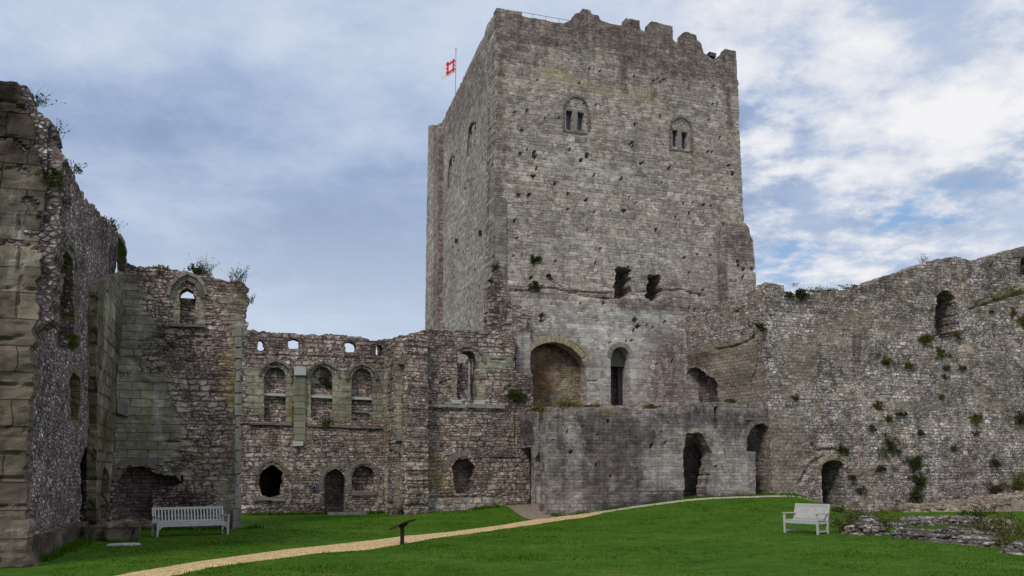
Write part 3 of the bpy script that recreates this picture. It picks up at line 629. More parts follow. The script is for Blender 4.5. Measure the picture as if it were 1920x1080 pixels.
def local_box(name, pl, x0, y0, x1, y1, d0, d1, mat, parent, bevel=0.0):
    a = pl.uz(x0, y0, d0); b = pl.uz(x1, y1, d0); m = MB(); m.box(min(a[0], b[0]), max(a[0], b[0]), d0, d1, min(a[1], b[1]), max(a[1], b[1])); return m.build(name, mat, parent, bevel)
dl = local_box('door_leaf', P_KF, 1158, 684, 1188, 764, 1.0, 1.07, M_WOOD, dr)
for x in (1163, 1169, 1175): local_box('door_batten', P_KF, x, 686, x+2, 762, .94, .995, M_WOOD, dl)
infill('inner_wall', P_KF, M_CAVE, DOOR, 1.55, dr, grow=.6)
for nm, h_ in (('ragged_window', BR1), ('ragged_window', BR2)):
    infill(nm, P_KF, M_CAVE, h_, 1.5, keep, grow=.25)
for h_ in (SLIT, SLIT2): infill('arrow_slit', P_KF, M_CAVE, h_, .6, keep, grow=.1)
# side face
SIDE = [(932, 17), (920, 36), (912, 50), (905, 72), (897, 85), (880, 122), (867, 150), (859, 167), (844, 197), (836, 214), (828, 231), (821, 232), (815, 640), (812, 960), (930, 970), (931, 400)]
SW_ = [[(881.5, 248), (884.5, 242), (884.5, 283), (881.5, 290)], [(889, 240), (892, 236), (892, 278), (889, 283)], [(844.5, 307), (847, 302), (847, 344), (844.5, 348)], [(850, 300), (852.5, 297), (852.5, 340), (850, 344)], [(860, 430), (862, 430), (862, 452), (860, 455)]]
sp = []
for k in range(60): sp.append((pr.uniform(1, 17.5), pr.uniform(8, 27), pr.uniform(.09, .13), .25))
side = masonry('side_wall', P_KS, M_KEEP, SIDE, 1.6, keep, h=.12, rag=.05, disp=.05, lump=.05, pits=sp, seed=5,
    holes=[(s, 0) for s in SW_], grooves=[([(905, 605), (930, 590)], .2, .15)],
    zones=[('G', [(815, 225), (935, 10), (935, 130), (900, 200), (860, 260), (815, 300)], .55, 2), ('A', [(820, 200), (935, 100), (935, 400), (820, 420)], .30, 4)])
# the side wall lives in its own frame: turn it into the keep's frame
def reframe(o, pl, root_pl):
    import mathutils
    A = mathutils.Matrix.Translation((pl.p0[0], pl.p0[1], 0)) @ mathutils.Matrix.Rotation(pl.ang, 4, 'Z')
    B = mathutils.Matrix.Translation((root_pl.p0[0], root_pl.p0[1], 0)) @ mathutils.Matrix.Rotation(root_pl.ang, 4, 'Z')
    o.matrix_local = B.inverted() @ A
reframe(side, P_KS, P_KF)
def side_window(lights, hood):
    w = ring('window', P_KS, hood, .14, .12, .05, M_DRESSD, keep, blk=.3); reframe(w, P_KS, P_KF)
    for L in lights: infill('pane', P_KS, M_CAVE, L, .5, w, h=.4, disp=.004, grow=.1)
side_window(SW_[0:2], [(879.5, 292), (880, 262), (881.5, 246), (884, 237), (887, 230), (890, 229), (892.5, 232)])
side_window(SW_[2:4], [(843, 350), (843.3, 325), (844.5, 308), (847, 298), (849.5, 292), (851.5, 292), (853.5, 296)])
o = infill('arrow_slit', P_KS, M_CAVE, SW_[4], .5, keep, grow=.1); reframe(o, P_KS, P_KF)
# pilasters and buttresses
P_B1 = Plane((.45, 20.2), (.5, 18.3)); 
b1 = masonry('corner_buttress', P_B1, M_KEEP, [(803, 236), (810, 233), (816, 236), (820, 234), (822, 240), (822, 640), (822, 960), (795, 960), (797, 620), (800, 400)], 1.4, keep, h=.12, rag=.03, seed=11, zones=[('G', [(812, 225), (826, 225), (826, 640), (812, 640)], .6, .5)]); reframe(b1, P_B1, P_KF)
m = MB(); m.box(-.16, .5, -.12, 1.0, 0, 18.4)
bt = m.build('corner_pilaster', M_KEEPD, keep)
P_B2 = Plane((14.2, -.75), (18.4, -.75))
b2 = masonry('corner_buttress', P_B2, M_KEEP, [(1355, 422), (1397, 418), (1404, 428), (1407, 444), (1412, 449), (1413, 470), (1416, 500), (1418, 545), (1421, 700), (1425, 960), (1361, 960), (1358, 560)], 2.6, keep, h=.1, rag=.025, seed=13,
    pits=[(1.6+pr.uniform(0, 2), pr.uniform(11, 16), .1, .3) for _ in range(16)], zones=[('G', [(1350, 415), (1420, 415), (1420, 500), (1350, 490)], .7, 1.2), ('G', [(1350, 490), (1364, 490), (1366, 570), (1350, 570)], .8, .4)]); reframe(b2, P_B2, P_KF)
# hidden faces and the roof deck
zt = P_KS.uz(880, 122)[1]
m = MB(); m.box(15.3, 16.8, 1.7, 18.0, 0, 26.2); m.box(2.3, 15.25, 16.9, 18.3, 0, 26.2); m.box(2.3, 15.25, 1.65, 16.85, 25.2, 25.9)
m.build('rear_walls_and_roof', M_KEEP, keep)
# handrail along the wall walk
rl = MB(); pa = P_KF.uz(949, 20, .9); pb = P_KF.uz(1072, 42, .9)
zr = pa[1]+.08
for dz in (0, -.45): rl.tube((pa[0], .9, zr+dz), (pb[0]+.8, .9, zr+dz), .018)
for k in range(6):
    x = pa[0]+(pb[0]-pa[0])*k/5; rl.tube((x, .9, zr-1.1), (x, .9, zr), .02)
rl.build('handrail', M_STEEL, keep)
# lamp housing standing in the gap of the parapet
fl = empty('floodlight', P_KF.world(0, 0, 0), P_KF.ang); tag(fl, 'small black floodlight in the gap of the keep parapet', 'floodlight')
a = P_KF.uz(1326, 100, .5); m = MB()
x0, zz = a; m.hexa([(x0+.15, .35, zz-.42), (x0+.5, .35, zz-.42), (x0+.42, .75, zz-.42), (x0+.2, .75, zz-.42), (x0, .25, zz+.02), (x0+.58, .25, zz-.02), (x0+.55, .8, zz-.02), (x0+.05, .8, zz+.02)])
m.build('lamp_housing', M_BLACK, fl, .015)
m = MB(); m.box(x0+.05, x0+.5, .2, .245, zz-.30, zz-.06); m.build('lens', M_LEAD, fl)
m = MB(); m.tube((x0+.3, .55, zz-1.1), (x0+.3, .55, zz-.42), .03); m.build('stand', M_BLACK, fl)

# flag
r = ray(854, 180); fv = 13.0
k = ((W(0, fv)@V))/(r[:2]@V); fp = r*k; fz = float(fp[2]+CZ)
r2 = ray(853, 93); k2 = np.hypot(fp[0], fp[1])/np.hypot(r2[0], r2[1]); ftop = float(r2[2]*k2+CZ)
fg = empty('flagpole', (float(fp[0]), float(fp[1]), 25.9)); tag(fg, 'thin flagpole on the keep roof flying a white flag with red square emblem', 'flagpole')
m = MB(); m.tube((0, 0, 0), (0, 0, ftop-25.9), .035, .025); m.tube((0, 0, ftop-25.9), (0, 0, ftop-25.84), .06); m.build('pole', M_STEEL, fg)
fh = 1.2; r3 = ray(853, 109); zt3 = float(r3[2]*k2+CZ)-25.9
fdir = np.array([-.80, .30]); fdir /= np.hypot(*fdir)
def flagpt(s, w, o=0.0):
    """s along the fly 0..1.9 m, w up 0..1.35 m"""
    bend = .04*sin(s*5.0+.6*w)*min(1, s*1.5); n_ = np.array([-fdir[1], fdir[0]]); q = fdir*s*.6+n_*(bend+o)
    return (q[0]-.03, q[1], zt3-fh+w*.88-.10*s-.10*s*s*.5+.03*sin(s*6))
NS, NW = 24, 14
vs = [flagpt(1.9*i/NS, fh*j/NW) for i in range(NS+1) for j in range(NW+1)]
fs = [(i*(NW+1)+j, (i+1)*(NW+1)+j, (i+1)*(NW+1)+j+1, i*(NW+1)+j+1) for i in range(NS) for j in range(NW)]
flag = mesh('flag', vs, fs, M_FLAG, fg, True)
md = flag.modifiers.new('s', 'SOLIDIFY'); md.thickness = .008
em = MB(); c0, c1, g = .04, 1.28, .13; b0, b1 = .07, 1.28          # square ring with stub merlons on its outer edge
cells = []
n = 11; cs_ = (c1-c0)/n; 
for i in range(n):
    for j in range(n):
        outer = i in (0, n-1) or j in (0, n-1); ringc = (1 <= i <= n-2 and 1 <= j <= n-2) and (i in (1, 2, n-3, n-2) or j in (1, 2, n-3, n-2))
        mer = outer and not (i in (0, n-1) and j in (0, n-1)) and ((i if j in (0, n-1) else j) in (1, 2, 5, 8, 9))
        if ringc or mer: cells.append((i, j))
for sd_ in (.012, -.012):
    for i, j in cells:
        q = [flagpt(c0+cs_*(i+a), b0+(b1-b0)/n*(j+b), sd_) for a, b in ((0, 0), (1, 0), (1, 1), (0, 1))]; em.add(q, [(0, 1, 2, 3)])
em.build('emblem', M_RED, flag)
M_PALE = plain('pale_limestone_bar', (.42, .42, .42), .9, .15, 6, .2)

# ================================================================== left range: long flint wall and its ashlar buttress
lw = thing('flint_range_wall', P_LW, 'long purple flint wall of the ruined left range with tall pointed window', 'ruined wall')
WA = [(107, 655), (109, 560), (110, 500), (113, 482), (119, 470), (126, 470), (132, 486), (136, 510), (138, 600), (134, 640), (126, 655)]
WB = [(206, 515), (207, 480), (212, 462), (220, 447), (227, 449), (232, 465), (235, 490), (236, 520), (226, 524)]
N1 = [(131, 790), (131, 705), (138, 698), (147, 706), (147, 792)]
N2 = [(151, 985), (151, 868), (158, 842), (168, 834), (176, 850), (177, 985)]
N3 = [(189, 978), (190, 885), (196, 874), (203, 885), (203, 978)]
LWO = [(-140, 60), (40, 120), (60, 180), (72, 205), (91, 225), (93, 245), (110, 272), (130, 308), (148, 342), (156, 365), (175, 385), (190, 404), (205, 418), (216, 432), (228, 444), (236, 462), (241, 480), (243, 500), (243, 1100), (-140, 1300)]
masonry('wall', P_LW, M_FLINT, LWO, 1.5, lw, h=.09, clip=(8.3, P_LW.L), rag=.10, disp=.09, lump=.10, seed=21,
    holes=[(WA, .02), (N1, .02), (N2, .03)],
    zones=[('R', [(185, 520), (243, 520), (243, 990), (183, 990), (186, 700)], .95, .5), ('A', [(185, 590), (243, 590), (243, 840), (185, 840)], .4, 1), ('B', [(140, 660), (185, 600), (185, 840), (150, 830)], .25, 1),
           ('R', [(102, 500), (109, 470), (110, 640), (104, 660)], .8, .3), ('R', [(137, 470), (145, 500), (143, 620), (137, 640)], .7, .3), ('G', [(90, 200), (240, 430), (230, 520), (90, 330)], .35, 1.5), ('G', [(205, 460), (228, 450), (240, 520), (205, 520)], 1, .5), ('R', [(128, 690), (150, 690), (150, 800), (128, 800)], .7, .3), ('R', [(120, 830), (183, 820), (183, 990), (145, 990)], .0, .3)])  # strongest dark zone paints the shaded inside of the broken arch
infill('window_infill', P_LW, M_ASH, [(105, 660), (105, 530), (142, 522), (142, 655)], .45, lw, grow=.05, disp=.08)
infill('inner_wall', P_LW, M_CAVE, [(105, 545), (108, 455), (138, 455), (140, 545)], 1.35, lw, grow=.2)
ring('arch_mould', P_LW, [(104, 530), (105, 500), (109, 478), (115, 463), (122, 456), (129, 462), (136, 480), (140, 505), (141, 530)], .16, .08, .2, M_DRESSD, lw, blk=.45)
ring('arch_mould', P_LW, [(232, 525), (234, 505), (232, 480), (228, 462), (222, 447)], .22, .10, .3, M_DRESSD, lw, blk=.5)
for nn, dp in ((N1, .4), (N2, .8)): infill('niche_back', P_LW, M_ASH, nn, dp, lw, grow=.15)
masonry('plinth', P_LW, M_ASH, [(-60, 1060), (50, 1016), (100, 1000), (150, 984), (168, 979), (166, 1030), (60, 1080), (-60, 1130)], .5, lw, h=.09, rag=.05, disp=.08, lump=.08, off=-.28, seed=23, clip=(8.3, P_LW.L), zones=[('R', [(-60, 900), (300, 900), (300, 1200), (-60, 1200)], 1, .2), ('G', [(-60, 900), (300, 900), (300, 1200), (-60, 1200)], .5, .2)])
cpx = masonry('corner_pier', P_CP, M_ASH, [(184, 545), (190, 528), (204, 520), (222, 516), (245, 512), (246, 1010), (180, 1010), (182, 800)], .32, lw, clip=(-3, P_CP.L), h=.08, rag=.04, disp=.06, lump=.06, seed=25, holes=[(N3, .01)],
    zones=[('R', [(-300, -200), (500, -200), (500, 1300), (-300, 1300)], 1, .2), ('B', [(185, 520), (243, 520), (243, 600), (185, 600)], .4, .5), ('A', [(186, 770), (225, 780), (225, 830), (190, 840)], .6, .5)])
reframe(cpx, P_CP, P_LW)
uw = masonry('upper_wall', P_BT, M_FLINT, [(20, 150), (47, 158), (60, 183), (72, 205), (91, 225), (93, 245), (110, 272), (120, 300), (116, 420), (104, 520), (96, 600), (60, 620)], 1.0, lw, h=.07, rag=.08, disp=.10, lump=.1, seed=27, off=.12)
reframe(uw, P_BT, P_LW)
lb = thing('ashlar_buttress', P_BT, 'huge mossy ashlar buttress at the near end of the left wall', 'buttress')
BTO = [(-150, 120), (0, 148), (35, 155), (41, 175), (53, 215), (66, 262), (77, 300), (83, 350), (83, 400), (74, 418), (75, 480), (71, 560), (67, 600), (63, 650), (61, 700), (57, 735), (55, 800), (49, 880), (45, 960), (39, 1020), (39, 1090), (-150, 1100)]
masonry('wall', P_BT, M_ASH, BTO, .45, lb, h=.07, rag=.07, disp=.11, lump=.22, seed=31,
    grooves=[([(-10, 190), (30, 195), (48, 205)], .05, .12), ([(-10, 262), (20, 255), (48, 280)], .06, .14), ([(-10, 318), (35, 312), (55, 330)], .05, .12), ([(50, 375), (66, 385), (78, 415)], .07, .25), ([(-10, 455), (30, 450), (75, 470)], .05, .12),
             ([(-10, 545), (40, 538), (75, 545)], .04, .1), ([(-10, 640), (50, 630)], .04, .1), ([(-10, 720), (66, 725)], .05, .12), ([(-10, 805), (60, 806)], .04, .1), ([(-10, 850), (60, 852)], .04, .1), ([(-10, 897), (56, 898)], .04, .1), ([(-10, 950), (54, 948)], .04, .1), ([(-10, 985), (54, 982)], .05, .12), ([(35, 400), (38, 520), (34, 600)], .06, .1)],
    zones=[('R', [(-300, -200), (300, -200), (300, 1300), (-300, 1300)], 1, .2), ('B', [(-20, 330), (50, 330), (85, 400), (80, 470), (30, 560), (-20, 560)], .55, 1.2), ('G', [(-50, 100), (50, 140), (90, 300), (40, 330), (-50, 320)], .6, 1), ('A', [(-20, 740), (60, 740), (60, 930), (-20, 930)], .35, 1.5)])
masonry('footing', P_BT, M_ASH, [(-150, 975), (20, 968), (46, 980), (60, 1000), (62, 1100), (-150, 1100)], .75, lb, h=.08, rag=.10, disp=.16, lump=.2, off=-.3, seed=33, zones=[('R', [(-300, -200), (300, -200), (300, 1300), (-300, 1300)], 1, .2), ('B', [(0, 985), (55, 975), (60, 1010), (0, 1010)], .6, .6)])

# ================================================================== cross wall behind the long bench
cw = thing('cross_wall', P_CW, 'tall brown rubble cross wall with pointed window behind the long bench', 'ruined wall')
CWO = [(236, 480), (243, 496), (262, 499), (285, 504), (310, 508), (330, 506), (350, 511), (372, 516), (385, 512), (400, 520), (430, 525), (446, 524), (460, 530), (466, 540), (466, 560), (461, 575), (462, 610), (457, 660), (456, 720), (450, 800), (449, 900), (447, 1010), (200, 1010), (205, 700)]
CWA = [(337, 606), (336, 556), (340, 545), (350, 538), (361, 545), (367, 557), (367, 606)]
CN = [(219, 982), (219, 905), (228, 890), (240, 878), (258, 872), (276, 877), (290, 886), (312, 892), (342, 888), (345, 904), (325, 912), (300, 914), (286, 918), (286, 982)]
CN2 = [(306, 905), (322, 893), (334, 885), (343, 890), (345, 906), (325, 908)]
SHADOWED = [(286, 920), (400, 912), (398, 970), (286, 985)]
masonry('wall', P_CW, M_RUB, CWO, .8, cw, h=.085, rag=.09, disp=.10, lump=.08, seed=41, holes=[(CWA, .03), (CN, .02)],
    zones=[('R', [(215, 515), (264, 515), (266, 575), (290, 600), (300, 640), (262, 650), (262, 700), (215, 700)], .95, .5), ('B', [(240, 600), (300, 610), (285, 640), (245, 645), (262, 720), (240, 720)], .6, .4),
           ('R', [(215, 700), (312, 700), (318, 760), (345, 800), (335, 870), (215, 870)], .95, .5), ('A', [(240, 640), (345, 690), (345, 870), (220, 870)], .35, 1), ('B', [(285, 718), (312, 720), (308, 765), (300, 770), (310, 825), (288, 825)], .75, .25),
           ('R', [(425, 530), (466, 530), (460, 1000), (400, 1000), (405, 910), (430, 900)], .55, .5), ('B', [(442, 600), (462, 600), (450, 1000), (436, 1000)], .6, .3), ('R', [(325, 548), (337, 548), (337, 608), (325, 608)], .9, .2), ('R', [(368, 555), (385, 560), (385, 610), (366, 612)], .9, .2), ('B', [(368, 560), (385, 560), (385, 640), (370, 640)], .5, .3),
           ('G', [(286, 910), (400, 915), (398, 975), (286, 985)], .8, .8), ('G', [(236, 490), (330, 505), (466, 530), (466, 560), (330, 535), (240, 540)], .6, .6), ('A', [(400, 650), (455, 650), (450, 870), (415, 870)], .5, .8), ('A', [(361, 855), (395, 853), (395, 862), (361, 863)], 1, .2), ('G', [(360, 560), (430, 560), (430, 680), (400, 750), (340, 700), (320, 640), (350, 620)], .4, 1.2)],  # first dark zone is shade behind the bench, painted on the wall
    grooves=[([(320, 612), (372, 612), (386, 611)], .07, .10), ([(330, 634), (388, 634)], .06, .12), ([(262, 640), (300, 632), (322, 652)], .07, .12), ([(305, 830), (345, 826), (395, 832)], .06, .12), ([(330, 848), (360, 850)], .05, .1), ([(310, 870), (345, 862)], .05, .1)])
infill('window_infill', P_CW, M_RUB, [(336, 610), (336, 556), (368, 556), (368, 610)], .5, cw, grow=.0, disp=.06)
infill('niche_back', P_CW, M_CAVE, CN, .75, cw, grow=.2)
wn = ring('window', P_CW, [(335, 558), (337, 548), (342, 541), (350, 535), (359, 540), (366, 547), (369, 559)], .17, -.05, .35, M_DRESSD, cw, blk=.3)
ring('arch_mould', P_CW, [(329, 560), (330, 545), (338, 533), (350, 525), (363, 531), (372, 543), (375, 560)], .26, .06, .1, M_DRESSD, wn, blk=.35)
ring('arch_mould', P_CW, [(318, 555), (321, 540), (332, 525), (350, 515), (368, 522), (379, 537), (384, 555)], .14, .14, .1, M_DRESS, wn, blk=.4)
ring('niche_arch', P_CW, [(217, 905), (226, 888), (240, 876), (258, 870), (278, 874), (296, 884), (318, 890), (340, 885)], .38, .03, .3, M_DRESSD, cw, blk=.7)
slab('sill', P_CW, 318, 386, (607, 609), (612, 614), .1, .2, M_DRESSD, cw)
masonry('footing', P_CW, M_RUB, [(216, 976), (300, 974), (430, 978), (430, 1005), (216, 1005)], .4, cw, h=.08, rag=.06, disp=.07, off=-.2, seed=47, zones=[('B', [(216, 970), (300, 970), (300, 1000), (216, 1000)], .5, .3)])
slab('corner_shaft', P_CW, 441, 452, (610, 610), (955, 955), .08, .15, M_DRESS, cw, blk=3, j=.02, rows=16)
slab('corner_base', P_CW, 434, 453, (955, 955), (996, 996), .28, .15, M_DRESS, cw, blk=.4, j=.05, rows=2)
slab('corbel', P_CW, 221, 241, (748, 757), (775, 782), .35, .1, M_DRESS, cw)

def rear_room(name, pl, xa, xb, d0, d1, z0, z1, parent):
    a = pl.uz(xa, 900)[0]-.8; b = pl.uz(xb, 900)[0]+.8; m = MB(); k = .25
    m.box(a, b, d1, d1+k, z0, z1); m.box(a-k, a, d0, d1+k, z0, z1); m.box(b, b+k, d0, d1+k, z0, z1); m.box(a-k, b+k, d0, d1+k, z1, z1+k)
    return m.build(name, M_CAVE, parent)

# ================================================================== far wall with three blind windows
fw = thing('hall_wall', P_FW, 'far courtyard wall with three blind arched windows and square holes along its top', 'ruined wall')
EMB = [[(485, 637), (493, 637), (494, 645), (497, 654), (490, 658), (482, 656), (484, 645)], [(540, 637), (552, 634), (561, 637), (561, 654), (540, 654)], [(648, 642), (657, 640), (667, 644), (667, 660), (648, 661)], [(706, 648), (716, 648), (717, 667), (704, 667)]]
FW1, FW2, FW3 = arch(495, 536, 790, 704, 688, 'round'), arch(583, 623.5, 788, 706, 687, 'round'), arch(659, 698, 790, 708, 690, 'round')
FL1 = [(487, 893), (492, 882), (500, 875), (510, 871), (521, 876), (531, 890), (529, 912), (526, 928), (505, 933), (491, 930), (487, 912)]
FD = arch(608, 648, 972, 902, 878, 'pointed'); FB = arch(660, 703, 919, 893, 873, 'round')
FWO = [(440, 618), (462, 619), (480, 620), (520, 623), (545, 625), (575, 627), (600, 628), (622, 625), (640, 627), (655, 631), (672, 630), (690, 635), (700, 638), (730, 638), (740, 638), (740, 990), (440, 990)]
masonry('wall', P_FW, M_RUB, FWO, .7, fw, h=.09, rag=.055, disp=.06, lump=.05, seed=51,
    holes=[(e, .02) for e in EMB]+[(FW1, 0), (FW2, 0), (FW3, 0), (FL1, .04), (FD, .01), (FB, .01)],
    zones=[('R', [(460, 695), (496, 690), (496, 790), (462, 760)], .9, .4), ('R', [(536, 700), (583, 700), (583, 800), (536, 800)], .95, .3), ('R', [(624, 705), (660, 705), (660, 790), (624, 790)], .95, .3), ('R', [(698, 700), (725, 700), (725, 790), (698, 790)], .8, .3),
           ('A', [(536, 755), (565, 755), (560, 800), (540, 800)], .7, .4), ('A', [(500, 870), (700, 850), (715, 880), (600, 890), (520, 900)], .4, 1), ('B', [(460, 690), (500, 690), (490, 780), (465, 770)], .35, .5), ('G', [(440, 618), (740, 635), (740, 690), (440, 670)], .4, .5), ('G', [(440, 800), (600, 800), (560, 860), (440, 870)], .25, 1),
           ('A', [(655, 660), (720, 665), (720, 680), (655, 675)], .5, .4), ('B', [(560, 800), (700, 800), (700, 850), (580, 850)], .2, .8)],
    grooves=[([(440, 797), (550, 798)], .07, .12), ([(575, 800), (715, 804)], .07, .12), ([(440, 942), (530, 943)], .06, .1), ([(455, 958), (610, 958)], .05, .1), ([(462, 666), (600, 669), (715, 675)], .05, .08), ([(550, 680), (552, 800)], .04, .08)])
def blind(poly, bar, hood, label, second=None, sillpx=None):
    w = ring('window', P_FW, hood, .13, .14, .08, M_DRESSD, fw, blk=.4); w['label'] = label
    infill('window_infill', P_FW, M_RUB, poly, .38, w, grow=.1, disp=.10, zones=[('G', [(400, 700), (740, 700), (740, 720), (400, 715)], .5, .5)])
    ring('inner_arch', P_FW, poly[1:-1], .10, .02, .5, M_DRESS, w, blk=.3)
    if bar: slab('transom', P_FW, bar[0], bar[1], (bar[2], bar[3]), (bar[2]+5, bar[3]+5), -.12, .35, M_PALE, w, blk=3, j=.005)
    if second: slab('transom', P_FW, second[0], second[1], (second[2], second[3]), (second[2]+4, second[3]+4), -.25, .5, M_DRESS, w, blk=1)
    return w
blind(FW1, (493, 537, 736, 738), arch(488, 545, 706, 700, 678, 'pointed', 13), 'blind window nearest the cross wall')
blind(FW2, (581, 626, 740, 742), arch(577, 634, 708, 704, 681, 'pointed', 13), 'middle blind window with a dark bush inside')
blind(FW3, (659, 700, 743, 745), arch(652, 704, 712, 706, 684, 'pointed', 13), 'blind window nearest the broken wall end', second=(660, 692, 768, 770))
dw = ring('door_arch', P_FW, arch(605, 651, 920, 901, 874, 'pointed', 13), .20, .05, .2, M_DRESSD, fw, blk=.35)
rear_room('rear_room', P_FW, 485, 650, 1.0, 4.5, -.5, 5.0, fw)
infill('door_infill', P_FW, M_CAVE, FD, 1.1, dw, grow=.25)
bw = ring('blind_arch', P_FW, arch(657, 706, 915, 891, 869, 'round', 13), .16, .05, .2, M_DRESSD, fw, blk=.35); infill('arch_infill', P_FW, M_RUB, FB, .5, bw, grow=.12, disp=.08, zones=[('G', [(655, 865), (706, 865), (706, 925), (655, 925)], .7, .3)])
lw1 = ring('window_arch', P_FW, [(484, 892), (487, 879), (496, 869), (510, 864.5), (524, 870), (532, 880), (535, 892)], .16, .09, .2, M_DRESSD, fw, blk=.35)
slab('sill', P_FW, 484, 534, (932, 934), (938, 940), .12, .4, M_DRESS, fw, blk=.6, j=.03)
slab('sill', P_FW, 658, 706, (921, 921), (929, 929), .10, .3, M_DRESSD, fw, blk=.6, j=.01)
slab('string_course', P_FW, 466, 547, (792, 794), (796, 798), .12, .1, M_DRESSD, fw, blk=.5, j=.02)
slab('string_course', P_FW, 576, 716, (796, 800), (800, 804), .12, .1, M_DRESSD, fw, blk=.5, j=.02)
plr = slab('pilaster', P_FW, 550, 572, (706, 706), (826, 826), .16, .1, M_GREEN, fw, blk=2, j=.015, rows=10)
slab('capital', P_FW, 551, 573, (689, 689), (705, 705), .28, .1, M_PALE, plr, blk=2, j=.02)
slab('corbel', P_FW, 549, 568, (827, 827), (836, 836), .24, .1, M_PALE, plr, blk=2, j=.03)
slab('doorstep', P_FW, 612, 684, (960, 960), (966, 966), .7, .1, M_DRESS, fw, blk=2.5, j=.02)
# little round sign beside the door
sg = empty('number_sign', P_FW.world(*[P_FW.uz(589, 911)[0]], -.10, P_FW.uz(589, 911)[1]), P_FW.ang); tag(sg, 'small dark blue round sign over a little plate beside the arched doorway', 'sign')
m = MB(); m.tube((0, .0, 0), (0, .10, 0), .145, n=24); m.build('disc', M_BLUE, sg)
m = MB()
for k in range(14):      # white outline of a pair of headphones
    a0, a1 = pi*k/14, pi*(k+1)/14; m.box(*sorted((.07*cos(a0), .07*cos(a1)+1e-4)), -.006, -.001, min(.06*sin(a0), .06*sin(a1)), max(.06*sin(a0), .06*sin(a1))+.016)
m.box(-.085, -.055, -.006, -.001, -.05, .01); m.box(.055, .085, -.006, -.001, -.05, .01); m.build('pictogram', M_WHITE, sg)
m = MB(); m.box(-.075, .075, .01, .1, -.34, -.20); m.build('plate', M_BLUE, sg)

# ================================================================== broken wall end and pier
be = thing('broken_wall_end', P_ST, 'ragged broken wall end faced by a pale pier between hall wall and keep', 'wall fragment')
m_ = masonry('side_face', P_ST, M_RUB, [(708, 640), (720, 638), (735, 634), (750, 631), (764, 628), (764, 990), (706, 990)], 1.2, be, h=.085, rag=.06, disp=.10, lump=.08, seed=61,
    zones=[('R', [(708, 650), (745, 650), (745, 700), (735, 800), (708, 800)], .5, .5), ('B', [(712, 650), (750, 640), (748, 760), (730, 860), (715, 800)], .30, .6), ('A', [(712, 780), (748, 780), (748, 830), (712, 850)], .5, .6), ('R', [(722, 880), (750, 880), (750, 965), (720, 965)], .9, .3)],
    grooves=[([(726, 690), (728, 760)], .10, .3), ([(718, 850), (722, 800)], .08, .2)])
pr_ = masonry('pier', P_PR, M_RUB, [(738, 636), (752, 632), (766, 626), (776, 623), (776, 990), (736, 990), (738, 800)], 1.6, be, h=.085, rag=.06, disp=.08, seed=63,
    zones=[('R', [(742, 680), (772, 680), (770, 830), (742, 830)], .95, .3), ('B', [(745, 690), (768, 690), (766, 760), (745, 760)], .35, .4), ('A', [(745, 725), (768, 725), (766, 800), (745, 800)], .4, .5), ('A', [(765, 800), (776, 800), (776, 920), (750, 900)], .6, .4), ('R', [(738, 860), (760, 860), (760, 970), (738, 970)], .7, .3)],
    grooves=[([(770, 640), (771, 760)], .05, .2), ([(752, 900), (770, 903)], .14, .3), ([(745, 830), (760, 834)], .1, .15)])
reframe(pr_, P_PR, P_ST)
o = slab('corbel', P_PR, 746, 771, (672, 676), (683, 687), .30, .1, M_DRESSD, be, j=.03); reframe(o, P_PR, P_ST)
o = slab('corbel', P_PR, 745, 764, (812, 812), (826, 826), .26, .1, M_DRESS, be, j=.03); reframe(o, P_PR, P_ST)

# ================================================================== middle wall in front of the keep corner
mw = thing('gatehouse_wall', P_MW, 'brown rubble wall with an open arched window in front of the keep corner', 'ruined wall')
MWO = [(768, 640), (770, 628), (782, 622), (800, 617), (830, 618), (850, 621), (880, 619), (905, 621), (930, 620), (950, 622), (963, 625), (966, 650), (964, 690), (972, 697), (985, 703), (998, 700), (1000, 757), (998, 765), (992, 850), (996, 985), (764, 985)]
MW1 = arch(857, 894, 750, 676, 658, 'round')
MW2 = [(846, 880), (850, 869), (862, 859), (878, 860), (890, 871), (893, 882), (888, 895), (886, 923), (866, 926), (852, 923), (850, 900)]
masonry('wall', P_MW, M_RUB, MWO, 1.3, mw, h=.085, rag=.05, disp=.08, lump=.05, seed=71, holes=[(MW1, .03), (MW2, .05)],
    zones=[('R', [(772, 660), (800, 660), (835, 670), (830, 700), (785, 720), (772, 750)], .5, .6), ('B', [(905, 665), (960, 668), (960, 700), (905, 700)], .35, .6), ('R', [(893, 660), (960, 668), (960, 690), (915, 700), (893, 720)], .75, .5), ('R', [(893, 720), (912, 720), (912, 755), (893, 755)], .8, .3), ('R', [(826, 715), (857, 715), (857, 755), (845, 755), (845, 725)], .6, .3),
           ('A', [(768, 830), (850, 850), (850, 930), (768, 930)], .55, .8), ('A', [(890, 870), (905, 870), (905, 925), (890, 925)], .5, .3), ('B', [(900, 770), (985, 780), (985, 900), (905, 920)], .25, 1), ('B', [(790, 770), (900, 770), (850, 850), (790, 850)], .3, 1), ('G', [(770, 617), (965, 620), (965, 660), (770, 655)], .35, .5), ('B', [(770, 935), (985, 930), (985, 960), (770, 965)], .3, .4),
           ('G', [(845, 750), (985, 750), (985, 800), (940, 830)], .25, .8)],
    grooves=[([(835, 857), (870, 848)], .05, .1), ([(880, 862), (985, 858)], .05, .1), ([(775, 934), (985, 929)], .05, .10), ([(770, 640), (772, 760)], .05, .12), ([(905, 675), (945, 676)], .05, .14), ([(966, 760), (970, 930)], .04, .1), ([(826, 718), (842, 712)], .06, .15)])
w = ring('window', P_MW, arch(853, 897, 680, 675, 655, 'round', 13), .10, .02, .3, M_DRESSD, mw, blk=.3)
ring('arch_mould', P_MW, arch(845, 905, 680, 674, 649.5, 'pointed', 13), .16, .12, .1, M_DRESSD, w, blk=.4)
